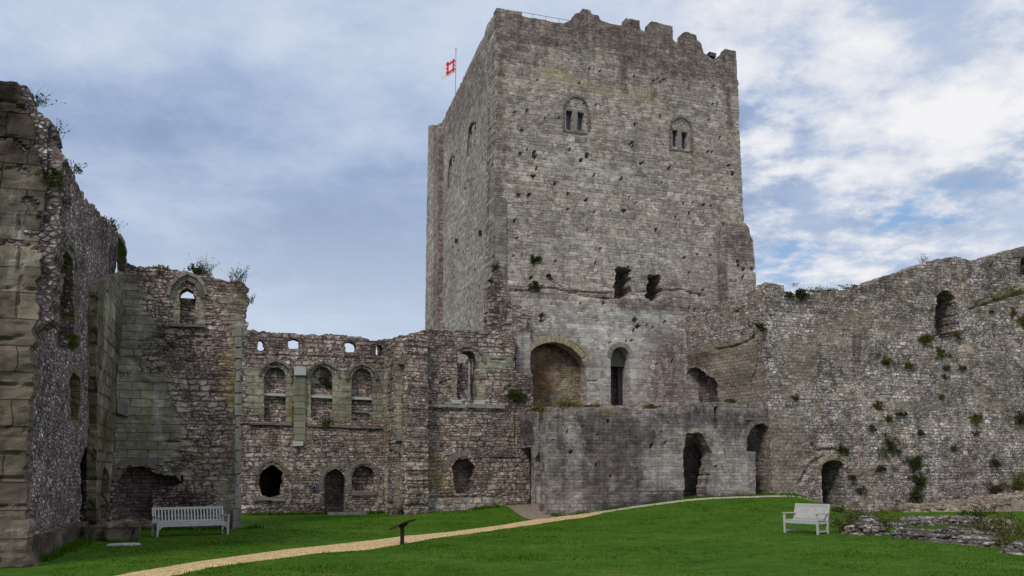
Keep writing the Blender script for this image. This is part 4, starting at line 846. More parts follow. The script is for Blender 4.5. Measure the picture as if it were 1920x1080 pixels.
infill('window_infill', P_MW, M_RUB, [(855, 755), (855, 684), (880, 680), (880, 755)], .30, w, grow=.0, disp=.10, zones=[('G', [(850, 680), (885, 680), (885, 760), (850, 760)], .6, .2)])
ring('broken_tracery', P_MW, [(881, 752), (881, 700), (880, 684), (882, 674), (886, 668), (889, 676), (889, 700)], .08, -.35, .5, M_DRESS, w, blk=.4, j=.03)
slab('string_course', P_MW, 782, 945, (757, 760), (763, 766), .14, .1, M_DRESS, mw, blk=.5, j=.02)
slab('sill', P_MW, 846, 864, (750, 750), (757, 757), .15, .2, M_PALE, mw, j=.02); slab('sill', P_MW, 888, 908, (751, 751), (758, 758), .15, .2, M_PALE, mw, j=.02)
w = ring('window_arch', P_MW, [(836, 886), (842, 872), (852, 862), (864, 855), (878, 855)], .30, .03, .3, M_DRESSD, mw, blk=.3)
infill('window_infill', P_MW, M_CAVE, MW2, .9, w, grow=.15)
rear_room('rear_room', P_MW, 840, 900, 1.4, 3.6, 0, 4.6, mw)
masonry('plinth', P_MW, M_RUB, [(768, 934), (800, 933), (850, 932), (900, 931), (940, 931), (992, 929), (992, 985), (768, 985)], .3, mw, h=.08, rag=.05, disp=.07, off=-.18, seed=77, zones=[('B', [(770, 930), (960, 930), (960, 975), (770, 975)], .45, .5), ('R', [(768, 930), (840, 930), (840, 980), (768, 980)], .5, .5)])
P_WP = Plane((.35, -1.9), (1.9, -1.9))
wp = masonry('render_panel', P_WP, M_FORE, [(968, 627), (971, 619), (980, 615), (990, 617), (995, 622), (995, 690), (998, 740), (999, 790), (962, 790), (968, 690)], 1.1, mw, h=.07, rag=.035, disp=.03, seed=75, zones=[('B', [(968, 625), (995, 625), (995, 690), (975, 690)], .9, .2), ('G', [(968, 614), (996, 614), (996, 624), (968, 624)], .7, .2), ('R', [(960, 700), (1000, 700), (1000, 790), (960, 790)], .5, .3)])
reframe(wp, P_WP, P_MW)

# rubble core torn open at the foot of the keep corner
P_RC = Plane((-.6, -.4), (2.2, -.4))
rc = thing('broken_masonry_core', P_RC, 'torn rubble core clinging to the keep corner above the wall', 'wall fragment')
masonry('rubble', P_RC, M_RUB, [(921, 530), (927, 505), (932, 498), (938, 515), (943, 545), (950, 555), (965, 572), (982, 582), (994, 600), (992, 620), (975, 640), (975, 690), (905, 690), (914, 600)], .55, rc, h=.08, rag=.14, disp=.22, lump=.15, seed=81,
    zones=[('B', [(945, 570), (985, 580), (990, 620), (950, 630)], .5, .4), ('G', [(918, 500), (942, 500), (942, 620), (918, 620)], .5, .3)])

# ================================================================== forebuilding
fb = thing('forebuilding', P_FF, 'low pale rendered block with broken doorways standing at the foot of the keep', 'forebuilding')
FFO = [(1000, 766), (1012, 764), (1040, 765), (1100, 763), (1150, 764), (1200, 765), (1235, 768), (1262, 762), (1300, 757), (1345, 755), (1400, 757), (1453, 757), (1453, 800), (1458, 985), (1026, 1010), (1027, 960), (1018, 880)]
FFO = [(1026, 768), (1040, 765), (1100, 763), (1150, 764), (1200, 766), (1235, 768), (1262, 762), (1300, 756), (1345, 754), (1400, 757), (1453, 757), (1454, 800), (1462, 985), (1026, 1010)]
FH1 = [(1288, 812), (1308, 811), (1317, 812), (1321, 822), (1325, 833), (1332, 843), (1336, 851), (1336, 858), (1333, 861), (1335, 873), (1332, 876), (1331, 892), (1328, 896), (1329, 908), (1325, 912), (1326, 945), (1283, 945), (1280, 922), (1284, 917), (1281, 890), (1280, 845), (1284, 838), (1285, 825)]
FH2 = [(1399, 845), (1402, 835), (1400, 822), (1406, 808), (1416, 797), (1428, 794), (1440, 799), (1447, 812), (1450, 950), (1417, 950), (1417, 847)]
FH3 = [(1338, 762), (1346, 762), (1346, 774), (1344, 803), (1341, 804), (1340, 780)]
masonry('front_wall', P_FF, M_FORE, FFO, 1.1, fb, clip=(.0, 13.02), h=.08, rag=.045, disp=.03, lump=.05, seed=91, holes=[(FH1, .035), (FH2, .03), (FH3, .03)],
    pits=[(P_FF.uz(x, y)[0], P_FF.uz(x, y)[1], r_*.6, .25) for x, y, r_ in [(1221, 836, .18), (1145, 892, .12), (1071, 848, .14), (1063, 810, .1), (1140, 790, .1), (1120, 815, .12), (1345, 790, .1), (1343, 875, .1), (1240, 810, .12), (1247, 830, .12), (1118, 873, .12), (1093, 800, .1)]],
    zones=[('G', [(1075, 775), (1240, 775), (1230, 830), (1205, 850), (1215, 935), (1095, 950), (1100, 870), (1085, 820)], .9, 1.3), ('G', [(1200, 765), (1455, 765), (1455, 800), (1360, 820), (1330, 800), (1240, 800)], .7, .7), ('G', [(1090, 925), (1300, 920), (1300, 940), (1100, 960)], .8, .4), ('G', [(1395, 800), (1455, 800), (1455, 940), (1440, 940)], .4, .4),
           ('B', [(1215, 835), (1280, 830), (1280, 925), (1215, 925)], .62, 1.0), ('B', [(1330, 850), (1415, 855), (1415, 930), (1335, 930)], .45, 1.0), ('B', [(1030, 840), (1095, 830), (1095, 930), (1035, 950)], .35, .8), ('A', [(1122, 766), (1150, 766), (1150, 783), (1122, 783)], 1, .15), ('A', [(1150, 770), (1185, 772), (1185, 780), (1150, 780)], .7, .2), ('B', [(1140, 890), (1155, 890), (1150, 925), (1142, 925)], .8, .2)],
    grooves=[([(1012, 787), (1045, 784)], .05, .1), ([(1030, 830), (1040, 824)], .05, .1), ([(1393, 788), (1450, 789)], .06, .2), ([(1100, 927), (1280, 922)], .04, .05)])
sd = masonry('side_wall', P_FS, M_FORE, [(972, 775), (985, 768), (1000, 764), (1015, 762), (1030, 767), (1032, 1005), (960, 1005)], .8, fb, clip=(-2, P_FS.L-.02), h=.08, rag=.04, disp=.03, lump=.04, seed=95,
    holes=[([(976, 840), (996, 838), (996, 960), (974, 960)], .03), ([(1008, 847), (1012, 850), (1013, 862), (1020, 868), (1022, 880), (1017, 890), (1017, 903), (1003, 904), (1004, 880), (1002, 865)], .04)],
    zones=[('G', [(972, 785), (1002, 790), (1000, 838), (972, 838)], .8, .3), ('B', [(972, 770), (1030, 770), (1030, 800), (1005, 810)], .3, .4), ('A', [(985, 760), (1030, 760), (1030, 770), (985, 775)], .6, .2)], grooves=[([(1010, 788), (1030, 785)], .05, .1)])
reframe(sd, P_FS, P_FF)
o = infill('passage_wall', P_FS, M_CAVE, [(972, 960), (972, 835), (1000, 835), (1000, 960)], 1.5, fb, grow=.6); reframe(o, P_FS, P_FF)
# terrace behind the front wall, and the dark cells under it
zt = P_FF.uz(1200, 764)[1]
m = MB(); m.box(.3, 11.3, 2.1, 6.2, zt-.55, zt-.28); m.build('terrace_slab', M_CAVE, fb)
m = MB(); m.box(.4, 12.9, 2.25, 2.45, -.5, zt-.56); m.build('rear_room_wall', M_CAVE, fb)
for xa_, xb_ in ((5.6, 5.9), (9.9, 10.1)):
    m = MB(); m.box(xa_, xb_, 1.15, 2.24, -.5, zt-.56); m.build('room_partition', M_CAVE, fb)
ring('door_arch', P_FF, [(1399, 822), (1404, 806), (1415, 796), (1428, 793), (1441, 798), (1448, 810)], .22, .01, .4, M_DRESSD, fb, blk=.2, j=.03)
slab('lintel', P_FF, 1397, 1450, (783, 783), (788, 788), .02, .3, M_DRESSD, fb, blk=3)

# ================================================================== right: sloping return wall and curtain wall
rw = thing('return_wall', P_SW, 'sloping-topped brown wall running from the keep to the curtain wall', 'ruined wall')
SH = [(1287, 700), (1292, 692), (1305, 689), (1318, 694), (1325, 702), (1340, 710), (1345, 718), (1342, 735), (1348, 748), (1352, 765), (1287, 765), (1284, 740), (1286, 715)]
masonry('wall', P_SW, M_CURT, [(1276, 604), (1284, 599), (1300, 590), (1325, 580), (1350, 570), (1372, 560), (1390, 548), (1405, 540), (1418, 534), (1432, 530), (1446, 529), (1455, 531), (1460, 772), (1276, 772)], 1.6, rw, clip=(-1, P_SW.L-.02), h=.085, rag=.07, disp=.09, lump=.10, seed=101, holes=[(SH, .08)],
    zones=[('A', [(1285, 600), (1440, 535), (1440, 640), (1400, 680), (1290, 680)], .38, 1), ('R', [(1290, 655), (1440, 620), (1440, 760), (1340, 760), (1340, 700), (1290, 690)], .8, .8), ('G', [(1288, 660), (1340, 655), (1335, 695), (1288, 690)], .7, .5), ('B', [(1278, 690), (1290, 690), (1284, 750), (1278, 740)], .9, .2), ('G', [(1400, 540), (1440, 530), (1440, 580), (1410, 600)], .3, .5)],
    grooves=[([(1345, 655), (1375, 650), (1400, 640), (1412, 630)], .09, .2), ([(1420, 640), (1422, 670), (1414, 700), (1405, 715), (1402, 760)], .08, .2), ([(1380, 585), (1395, 576)], .08, .15), ([(1420, 580), (1424, 640)], .06, .1)])
infill('breach_back', P_SW, M_CAVE, SH, .9, rw, grow=.4, disp=.15)
cu = thing('curtain_wall', P_CU, 'long pale flint curtain wall on the right with a small dark doorway', 'curtain wall')
CUO = [(1437, 533), (1445, 530), (1455, 534), (1464, 540), (1475, 548), (1495, 551), (1530, 548), (1560, 546), (1590, 545), (1610, 536), (1640, 528), (1660, 518), (1680, 512), (1705, 505), (1722, 500), (1735, 492), (1745, 488), (1765, 486), (1778, 482), (1800, 482), (1820, 488), (1835, 489), (1860, 480), (1885, 470), (1905, 466), (1925, 460), (2060, 430), (2060, 1030), (1437, 1010)]
TW = [(1756, 625), (1753, 600), (1756, 570), (1760, 552), (1768, 542), (1778, 543), (1789, 553), (1794, 570), (1797, 600), (1799, 618), (1802, 632), (1785, 640), (1764, 638)]
TH = [(1912, 485), (1922, 482), (1942, 480), (1944, 512), (1914, 515)]
RD = [(1541, 975), (1541, 872), (1550, 865), (1562, 862), (1575, 864), (1583, 871), (1583, 890), (1586, 905), (1583, 975)]
masonry('wall', P_CU, M_CURT, CUO, 2.0, cu, clip=(0, 40), h=.09, rag=.07, disp=.09, lump=.14, seed=111, holes=[(TW, .12), (TH, .03), (RD, .02)],
    zones=[('A', [(1440, 530), (1700, 500), (1780, 480), (1780, 560), (1650, 600), (1500, 700), (1440, 700)], .32, 1.5), ('R', [(1445, 640), (1640, 560), (1740, 600), (1740, 640), (1640, 660), (1520, 700), (1480, 760), (1445, 760)], .45, 1), ('G', [(1440, 530), (1925, 470), (1925, 540), (1800, 560), (1700, 560), (1560, 600), (1440, 600)], .38, 1),
           ('G', [(1596, 625), (1620, 625), (1618, 685), (1598, 685)], .8, .4), ('G', [(1528, 640), (1542, 640), (1542, 700), (1530, 700)], .6, .3), ('B', [(1600, 680), (1920, 640), (1920, 760), (1560, 760)], .30, 1.5), ('R', [(1440, 760), (1500, 760), (1520, 830), (1500, 930), (1440, 930)], .6, .8),
           ('R', [(1640, 755), (1920, 740), (1920, 765), (1640, 775)], .5, .5), ('G', [(1690, 720), (1850, 700), (1900, 740), (1800, 770), (1700, 760)], .35, 1), ('A', [(1590, 870), (1640, 870), (1640, 950), (1590, 950)], .5, .5), ('R', [(1485, 640), (1540, 650), (1530, 720), (1480, 720)], .6, .6), ('B', [(1470, 540), (1500, 550), (1480, 620), (1450, 600)], .4, .6),
           ('G', [(1640, 930), (1920, 920), (1920, 960), (1640, 960)], .4, .5), ('A', [(1850, 930), (1925, 925), (1925, 950), (1850, 955)], .9, .3)],
    grooves=[([(1500, 905), (1520, 870), (1540, 860)], .2, .25), ([(1520, 832), (1530, 845), (1560, 842), (1580, 846)], .12, .22), ([(1590, 880), (1600, 900), (1605, 930)], .2, .25), ([(1820, 580), (1850, 570), (1880, 560), (1925, 548)], .1, .22), ([(1745, 600), (1752, 580)], .12, .15), ([(1860, 500), (1866, 560)], .15, .25), ([(1700, 960), (1800, 958)], .1, .2)])
infill('window_back', P_CU, M_CAVE, TW, 1.5, cu, grow=.5)
rear_room('passage', P_CU, 1541, 1586, 2.05, 5, -.5, 3.6, cu)
ring('door_arch', P_CU, [(1538, 872), (1545, 865), (1556, 860), (1566, 859), (1578, 861), (1588, 868)], .26, .05, .5, M_GOLD, cu, blk=.35, j=.03)
slab('lintel', P_CU, 1898, 1946, (472, 470), (482, 480), .1, .8, M_DRESSD, cu, blk=1.2, j=.03)
M_FOOT = stone('footing_rubble', (.22, .13), [(.13, .105, .10), (.30, .27, .25), (.20, .165, .155), (.48, .46, .44), (.34, .31, .29)], mortar=(.14, .115, .10), mw=.10, jd=.4, vary=.6, bump=.9, streak=.1, moss=(.10, .10, .04))
M_SAND = stone('sandy_bank', (.22, .13), [(.26, .22, .17), (.36, .31, .25), (.22, .19, .16), (.44, .40, .35)], mortar=(.30, .25, .19), mw=.14, jd=.8, vary=.4, bump=.8, streak=.0, moss=(.14, .12, .05))

# ================================================================== rubble footings and loose stones on the right
def lump(r, n=2, jit=.25, sq=(1, 1, .7)):
    """a rough stone: jittered low sphere"""
    v, f = [], []; N, Mm = 7, 5
    for i in range(Mm+1):
        th = pi*i/Mm
        for j in range(N):
            ph = 2*pi*j/N+i*.3; k = r*(1+random.uniform(-jit, jit))
            v.append((k*sin(th)*cos(ph)*sq[0], k*sin(th)*sin(ph)*sq[1], k*cos(th)*sq[2]))
    for i in range(Mm):
        for j in range(N): f.append((i*N+j, (i+1)*N+j, (i+1)*N+(j+1) % N, i*N+(j+1) % N))
    return np.array(v), f
def rubble(name, line, width, height, label, cat, nst, group=None, ragged=.5, mat=None, srange=(.06, .15)):
    """low ruined footing: a lumpy bank along a ground line (world metres) packed with stones"""
    mat = mat or M_FOOT; p = np.array(line, float); c = p.mean(0); e = empty(name, (float(c[0]), float(c[1]), 0)); tag(e, label, cat, group)
    seg = np.hypot(*(p[1:]-p[:-1]).T); s = np.r_[0, np.cumsum(seg)]; n = max(6, int(s[-1]/.12)); tt = np.linspace(0, s[-1], n)
    X = np.interp(tt, s, p[:, 0]); Y = np.interp(tt, s, p[:, 1]); dx = np.gradient(X); dy = np.gradient(Y); L = np.hypot(dx, dy); nx, ny = -dy/L, dx/L
    m_ = 13; k = np.linspace(-1, 1, m_); hh = np.interp(tt, np.linspace(0, s[-1], len(height)), height); ww = np.interp(tt, np.linspace(0, s[-1], len(width)), width)
    taper = np.clip(np.minimum(np.arange(n), n-1-np.arange(n))/4, 0, 1)**.5
    PX = X[:, None]+nx[:, None]*k*ww[:, None]; PY = Y[:, None]+ny[:, None]*k*ww[:, None]
    prof = (1-np.abs(k)**6)[None]*taper[:, None]; nz = fbm(PX*1.6, PY*1.6, 2., 4)
    G = ground(PX, PY); H = G-.06+hh[:, None]*prof*(1+ragged*nz)+.05*vnoise(PX*7, PY*7)*prof
    PX = PX+.05*vnoise(PX*5, PY*5, 4.); PY = PY+.05*vnoise(PX*5, PY*5, 8.)
    V_ = np.stack([PX.ravel()-c[0], PY.ravel()-c[1], H.ravel()], 1); f = [(i*m_+j, (i+1)*m_+j, (i+1)*m_+j+1, i*m_+j+1) for i in range(n-1) for j in range(m_-1)]
    f.append(tuple(range(m_))[::1]); f.append(tuple((n-1)*m_+j for j in range(m_))[::-1])
    mesh('bank', V_, f, mat, e)
    mb = MB()
    for _ in range(nst):
        i = random.randrange(n); j = random.randrange(m_); r = random.uniform(*srange); v, fc = lump(r, jit=.22, sq=(random.uniform(.8, 1.5), random.uniform(.7, 1.2), random.uniform(.4, .8)))
        a = random.uniform(0, pi); R_ = np.array([[cos(a), -sin(a), 0], [sin(a), cos(a), 0], [0, 0, 1]]); mb.add(v@R_.T+np.array([PX[i, j]-c[0], PY[i, j]-c[1], H[i, j]+r*.1]), fc)
    so = mb.build('stones', mat, e); so['kind'] = 'stuff'; return e
def G2(*pts): return [gpx(x, y)[:2] for x, y in pts]
def WL(*pts): return [tuple(W(u, v)) for u, v in pts]
b2p = gpx(1515, 1000)
rubble('ruined_footing', G2((1585, 1000), (1620, 1001), (1655, 1003)), [.5, .8, .45], [.40, .55, .35], 'short rubble footing overgrown with dry plants beside the small bench', 'ruined footing', 150)
rubble('ruined_footing', G2((1678, 1007), (1740, 1013), (1800, 1018), (1878, 1026)), [.45, .5, .5, .45], [.24, .32, .36, .28], 'long low rubble footing edging the lawn on the right', 'ruined footing', 420, srange=(.05, .12))
rubble('ruined_footing', G2((1893, 1035), (1925, 1037), (1990, 1045)), [.45, .5, .5], [.28, .32, .3], 'flat topped pale footing stones at the right edge of the lawn', 'ruined footing', 40, srange=(.1, .25))
rubble('rubble_bank', WL((21.5, -7.2), (24, -7.5), (27, -8.0), (32, -8.0)), [.6, 1.1, 1.5, 1.6], [.3, .45, .7, .85], 'sandy rubble bank piled against the foot of the curtain wall', 'rubble bank', 450, srange=(.08, .2), ragged=.45, mat=M_SAND)
rubble('ruined_footing', G2((1665, 988), (1720, 984), (1790, 983), (1860, 992), (1900, 1003)), [.3, .5, .6, .6, .5], [.15, .26, .33, .33, .28], 'curved rubble footing between the lawn edge and the curtain wall', 'ruined footing', 420, srange=(.06, .16))
def block(name, x, y, s, rz, label, cat='stone block', mat=None):
    px, py, pz = gpx(x, y); e = None
    N = 12; v = []; f = []
    n = 7
    g = np.linspace(-1, 1, n); mb = MB()
    for ax in range(3):
        for sg_ in (-1, 1):
            A_, B_ = np.meshgrid(g, g); P_ = np.zeros((n, n, 3)); o = [i for i in range(3) if i != ax]
            P_[..., ax] = sg_; P_[..., o[0]] = A_; P_[..., o[1]] = B_
            r = np.linalg.norm(P_, axis=2, keepdims=True); P_ = P_*(1-.42*np.clip(r-1.12, 0, 1)); P_ = P_*(1+.14*fbm(P_[..., 0:1]*2+px, P_[..., 1:2]*2, P_[..., 2:3]*2+py, 3))
            P_ = P_*np.array(s)/2; P_[..., 2] += s[2]/2-.04; mb.add(P_.reshape(-1, 3), [(i*n+j, i*n+j+1, (i+1)*n+j+1, (i+1)*n+j) for i in range(n-1) for j in range(n-1)])
    o = mb.build(name, mat or M_DRESSD); o.location = (px, py, pz); o.rotation_euler = (0, 0, rz); return tag(o, label, cat)
block('stone_block', 228, 1014, (1.05, .7, .62), .5, 'big rounded stone block lying in the inner corner left of the long bench', mat=M_ASH)
block('stone_block', 176, 1013, (.85, .6, .5), .9, 'worn stone block at the foot of the flint wall', mat=M_ASH)
block('stone_slab', 232, 1023, (.9, .4, .11), .3, 'thin white slab sunk in the grass in front of the rounded block', 'stone slab', M_PALE)

# ================================================================== benches
def bench(name, w, x, y, yaw, label, arch_front, closed, scale=1.0):
    px, py, pz = gpx(x, y); e = empty(name, (px, py, pz-.01), yaw); tag(e, label, 'bench', 'wooden benches on the lawn')
    h, d, back, T_ = .43, .58, .93, .065   # local: x along the seat, -y is the front
    for sx in (-1, 1):
        X = sx*(w/2-.04)
        m = MB(); m.bar((X, -d/2, 0), (X, -d/2, .64), T_); m.build('leg', M_BENCH, e, .005)
        m = MB(); m.bar((X, d/2-.02, 0), (X, d/2-.02, h), T_); m.bar((X, d/2-.02, h), (X, d/2+.14, back+.03), T_); m.build('leg', M_BENCH, e, .005)
        m = MB(); m.bar((X, -d/2-.07, .665), (X, d/2+.06, .655), .075, .04); m.build('armrest', M_BENCH, e, .005)
        m = MB(); m.bar((X, -d/2, .10 if not arch_front else .13), (X, d/2, .10 if not arch_front else .13), .04, .05); m.bar((X, -d/2, h-.06), (X, d/2, h-.06), .04, .07); m.build('side_rail', M_BENCH, e)
    m = MB(); X = w/2-.07
    m.bar((-X, -d/2, h-.05), (X, -d/2, h-.05), .035, .09); m.build('front_rail', M_BENCH, e)
    m = MB(); m.bar((-X, d/2-.02, h-.05), (X, d/2-.02, h-.05), .035, .08); m.build('rear_rail', M_BENCH, e)
    if arch_front:
        for sx in (-1, 1):
            m = MB()
            for k in range(6):
                a0, a1 = (pi/2)*k/6, (pi/2)*(k+1)/6; q0 = (sx*(X-.22*(1-cos(a0))*0-.22+.22*cos(a0)+.0), h-.31+.22*sin(a0)); q1 = (sx*(X-.22+.22*cos(a1)), h-.31+.22*sin(a1))
                m.hexa([(q0[0], -d/2-.017, q0[1]), (q1[0], -d/2-.017, q1[1]), (q1[0], -d/2+.017, q1[1]), (q0[0], -d/2+.017, q0[1]), (sx*X, -d/2-.017, q0[1]+.001), (sx*X, -d/2-.017, h-.06), (sx*X, -d/2+.017, h-.06), (sx*X, -d/2+.017, q0[1]+.001)])
            m.build('bracket', M_BENCH, e)
    m = MB()
    for k in range(6): yy = -d/2+.03+k*(d-.06)/5.3; m.box(-X-.02, X+.02, yy, yy+.078, h, h+.022)
    m.build('seat', M_BENCH, e)
    bk = MB(); y1, y2 = d/2+.005, d/2+.14
    bk.bar((-X, y2-.005, back-.01), (X, y2-.005, back-.01), .045, .085); bk.bar((-X, y1, h+.06), (X, y1, h+.06), .04, .06)
    bo = bk.build('backrest', M_BENCH, e, .004)
    n = int(w/(.062 if closed else .112)); sw = .050 if closed else .045
    for k in range(n):
        xx = -X+(k+.5)*2*X/n; m = MB(); m.bar((xx, y1, h+.07), (xx, y2-.01, back-.045), sw, .018, up=(0, 1, 0)); m.build('slat', M_BENCH, bo)
    return e
bench('garden_bench', 2.45, 357, 1004, radians(37), 'long silvered garden bench with open slatted back in front of the cross wall', True, False)
b2 = bench('garden_bench', 1.32, 1512, 1000, radians(-52), 'small weathered two-seat bench with closed slat back on the right-hand lawn', False, True)
m = MB(); m.box(-.12, .12, .405, .412, .84, .90); o = m.build('name_plate', plain('brass_plate', (.42, .22, .10), .5, .1), b2)

# ================================================================== lectern
px_, py_, pz_ = gpx(754, 1021)
le = empty('information_lectern', (px_, py_, pz_), radians(-20)); tag(le, 'black information lectern on one post beside the gravel path', 'lectern')
m = MB(); m.box(-.055, .055, -.03, .03, -.05, .58); m.build('post', M_BLACK, le, .005)
m = MB()
def tl(a, b, c): # panel tilted up to the right of the picture
    return (a*.94, b, .58+a*.40+c)
m.hexa([tl(-.36, -.24, -.02), tl(.36, -.24, -.02), tl(.36, .24, -.02), tl(-.36, .24, -.02), tl(-.36, -.24, .015), tl(.36, -.24, .015), tl(.36, .24, .015), tl(-.36, .24, .015)])
pn = m.build('panel', M_BLACK, le, .006)
m = MB(); m.bar((.02, 0, .50), (.16, 0, .62), .05); m.bar((-.02, 0, .50), (-.12, 0, .53), .05); m.build('bracket', M_BLACK, le)

# ================================================================== plants
def leaf_blob(n, rad, size, droop=.0, up=.3, flat=(1, 1, 1), stalk=0.0):
    """leaf-sized faces through an uneven volume, on thin stalks when stalk > 0"""
    mb = MB(); cl = [np.array([random.gauss(0, .68)*rad*flat[0], random.gauss(0, .5)*rad*flat[1], random.gauss(0, .62)*rad*flat[2]]) for _ in range(max(4, n//34))]
    for _ in range(n):
        c = random.choice(cl)+np.array([random.gauss(0, .2)*rad*flat[i] for i in range(3)])
        a = random.uniform(0, 2*pi); b = random.uniform(-.6, .9); L = size*random.uniform(.6, 1.5); w_ = L*random.uniform(.3, .5)
        d = np.array([cos(a)*cos(b), sin(a)*cos(b), sin(b)+up]); d /= np.linalg.norm(d); s = np.cross(d, (0, 0, 1)); s /= max(np.linalg.norm(s), 1e-6)
        s = s*cos(a*3)+np.cross(d, s)*sin(a*3)
        mb.add([c, c+d*L*.5+s*w_*.5, c+d*L, c+d*L*.5-s*w_*.5], [(0, 1, 2, 3)])
    return mb
def stalks(n, h, spread, leafy=.3, w=.006):
    mb = MB()
    for _ in range(n):
        a = random.uniform(0, 2*pi); r = random.random()*spread; b = np.array([r*cos(a), r*sin(a)*.5, -.05]); L = h*random.uniform(.4, 1.1)
        ln = np.array([random.gauss(0, .35), random.gauss(0, .25), 1.0]); ln /= np.linalg.norm(ln); bend = np.array([random.gauss(0, .3), random.gauss(0, .2), -.12])
        pts = [b+ln*L*t_+bend*L*t_*t_ for t_ in (0, .35, .7, 1)]
        for i in range(3):
            ww = w*(1-.25*i); s = np.array([ww, 0, 0]); mb.add([pts[i]-s, pts[i]+s, pts[i+1]+s*.7, pts[i+1]-s*.7], [(0, 1, 2, 3)])
        for _k in range(int(leafy*8)):
            t_ = random.uniform(.3, 1); c = b+ln*L*t_+bend*L*t_*t_; d = np.array([random.gauss(0, 1), random.gauss(0, 1), random.gauss(.3, .6)]); d /= np.linalg.norm(d); l_ = random.uniform(.04, .09); s = np.cross(d, (0.1, 1, 0)); s /= np.linalg.norm(s)
            mb.add([c, c+d*l_*.5+s*l_*.25, c+d*l_, c+d*l_*.5-s*l_*.25], [(0, 1, 2, 3)])
    return mb
def plant(pl, x, y, size, label, kind='bush', mat=None, name='wall_plant', grp=None, off=0.0, dense=1.0):
    """a plant rooted in the face (or on the top) of a wall at a given spot; size = spread in metres"""
    u_, z_ = pl.uz(x, y, off)
    if kind == 'bush': mb = leaf_blob(int((150+800*size)*dense), size*.36, .05+.05*min(size, 1), flat=(1, .5, .8), up=.35)
    elif kind == 'stalks': mb = stalks(int((14+32*size)*dense), size, size*.45)
    elif kind == 'turf': mb = leaf_blob(int((260+700*size)*dense), size*.5, .09, flat=(1.25, .5, .32), up=1.2)
    o = mb.build({'bush': 'wall_shrub', 'turf': 'turf_foliage', 'stalks': 'wall_weeds'}[kind], mat or (M_LEAFB if kind == 'stalks' else M_LEAF)); o.location = pl.world(u_, off-(.10 if kind == 'bush' else -.15), z_); o.rotation_euler = (0, 0, pl.ang)
    return tag(o, label, 'plant', grp)
gk, gc, gl, gh = 'plants rooted in the keep face', 'plants rooted in the curtain wall', 'plants on top of the left walls', 'plants on the hall walls'
plant(P_KF, 1003, 488, .62, 'dark round tuft in the keep face high above the blocked arch', grp=gk, mat=M_LEAFD)
plant(P_KF, 1028, 517, .34, 'small tuft on the crack just right of and below the round tuft on the keep', grp=gk, mat=M_LEAFD)
plant(P_KF, 1003, 537, .85, 'wide dark green tuft on the ledge line of the keep, left of the ragged windows', grp=gk, mat=M_LEAFD)
plant(P_KS, 903, 438, .45, 'small green tuft on the shadowed side face of the keep near its corner', grp=gk)
plant(P_KS, 858, 452, .35, 'little brown tuft under the slit on the side face of the keep', grp=gk, mat=M_LEAFB)
plant(P_KF, 930, 500, .45, 'yellow-green tuft at the torn corner of the keep', grp=gk, off=-.3)
plant(P_MW, 967, 744, .95, 'dark bush at the right end of the gatehouse wall ledge', mat=M_LEAFD, grp=gh, dense=1.4)
plant(P_MW, 884, 664, .55, 'dark sprig hanging inside the open arched window of the gatehouse wall', mat=M_LEAFD, grp=gh, off=1.0)
plant(P_MW, 873, 624, .5, 'yellowish turf tuft on top of the gatehouse wall', 'turf', grp=gh, off=.2)
plant(P_MW, 755, 962, .55, 'dark weeds at the foot of the pier', mat=M_LEAFD, grp=gh, off=-.6)
plant(P_FW, 613, 719, .75, 'dark bush growing inside the middle blind window', mat=M_LEAFD, grp=gh, off=.35)
plant(P_FW, 612, 795, .6, 'green tuft on the ledge below the middle blind window', grp=gh)
plant(P_FF, 1070, 764, .9, 'long low turf on the terrace edge in front of the blocked arch', 'turf', grp='turf on the forebuilding top', off=.5)
plant(P_FF, 1110, 763, .6, 'short turf tuft on the terrace edge between arch and door', 'turf', grp='turf on the forebuilding top', off=.5)
plant(P_FF, 1225, 764, .5, 'turf tuft on the terrace edge right of the keep door', 'turf', grp='turf on the forebuilding top', off=.4)
plant(P_FF, 1010, 768, .6, 'yellowish turf on the left corner of the forebuilding', 'turf', grp='turf on the forebuilding top', off=.4)
plant(P_FF, 1370, 753, .5, 'green turf strip on the forebuilding under the breach', 'turf', grp='turf on the forebuilding top', off=.5)
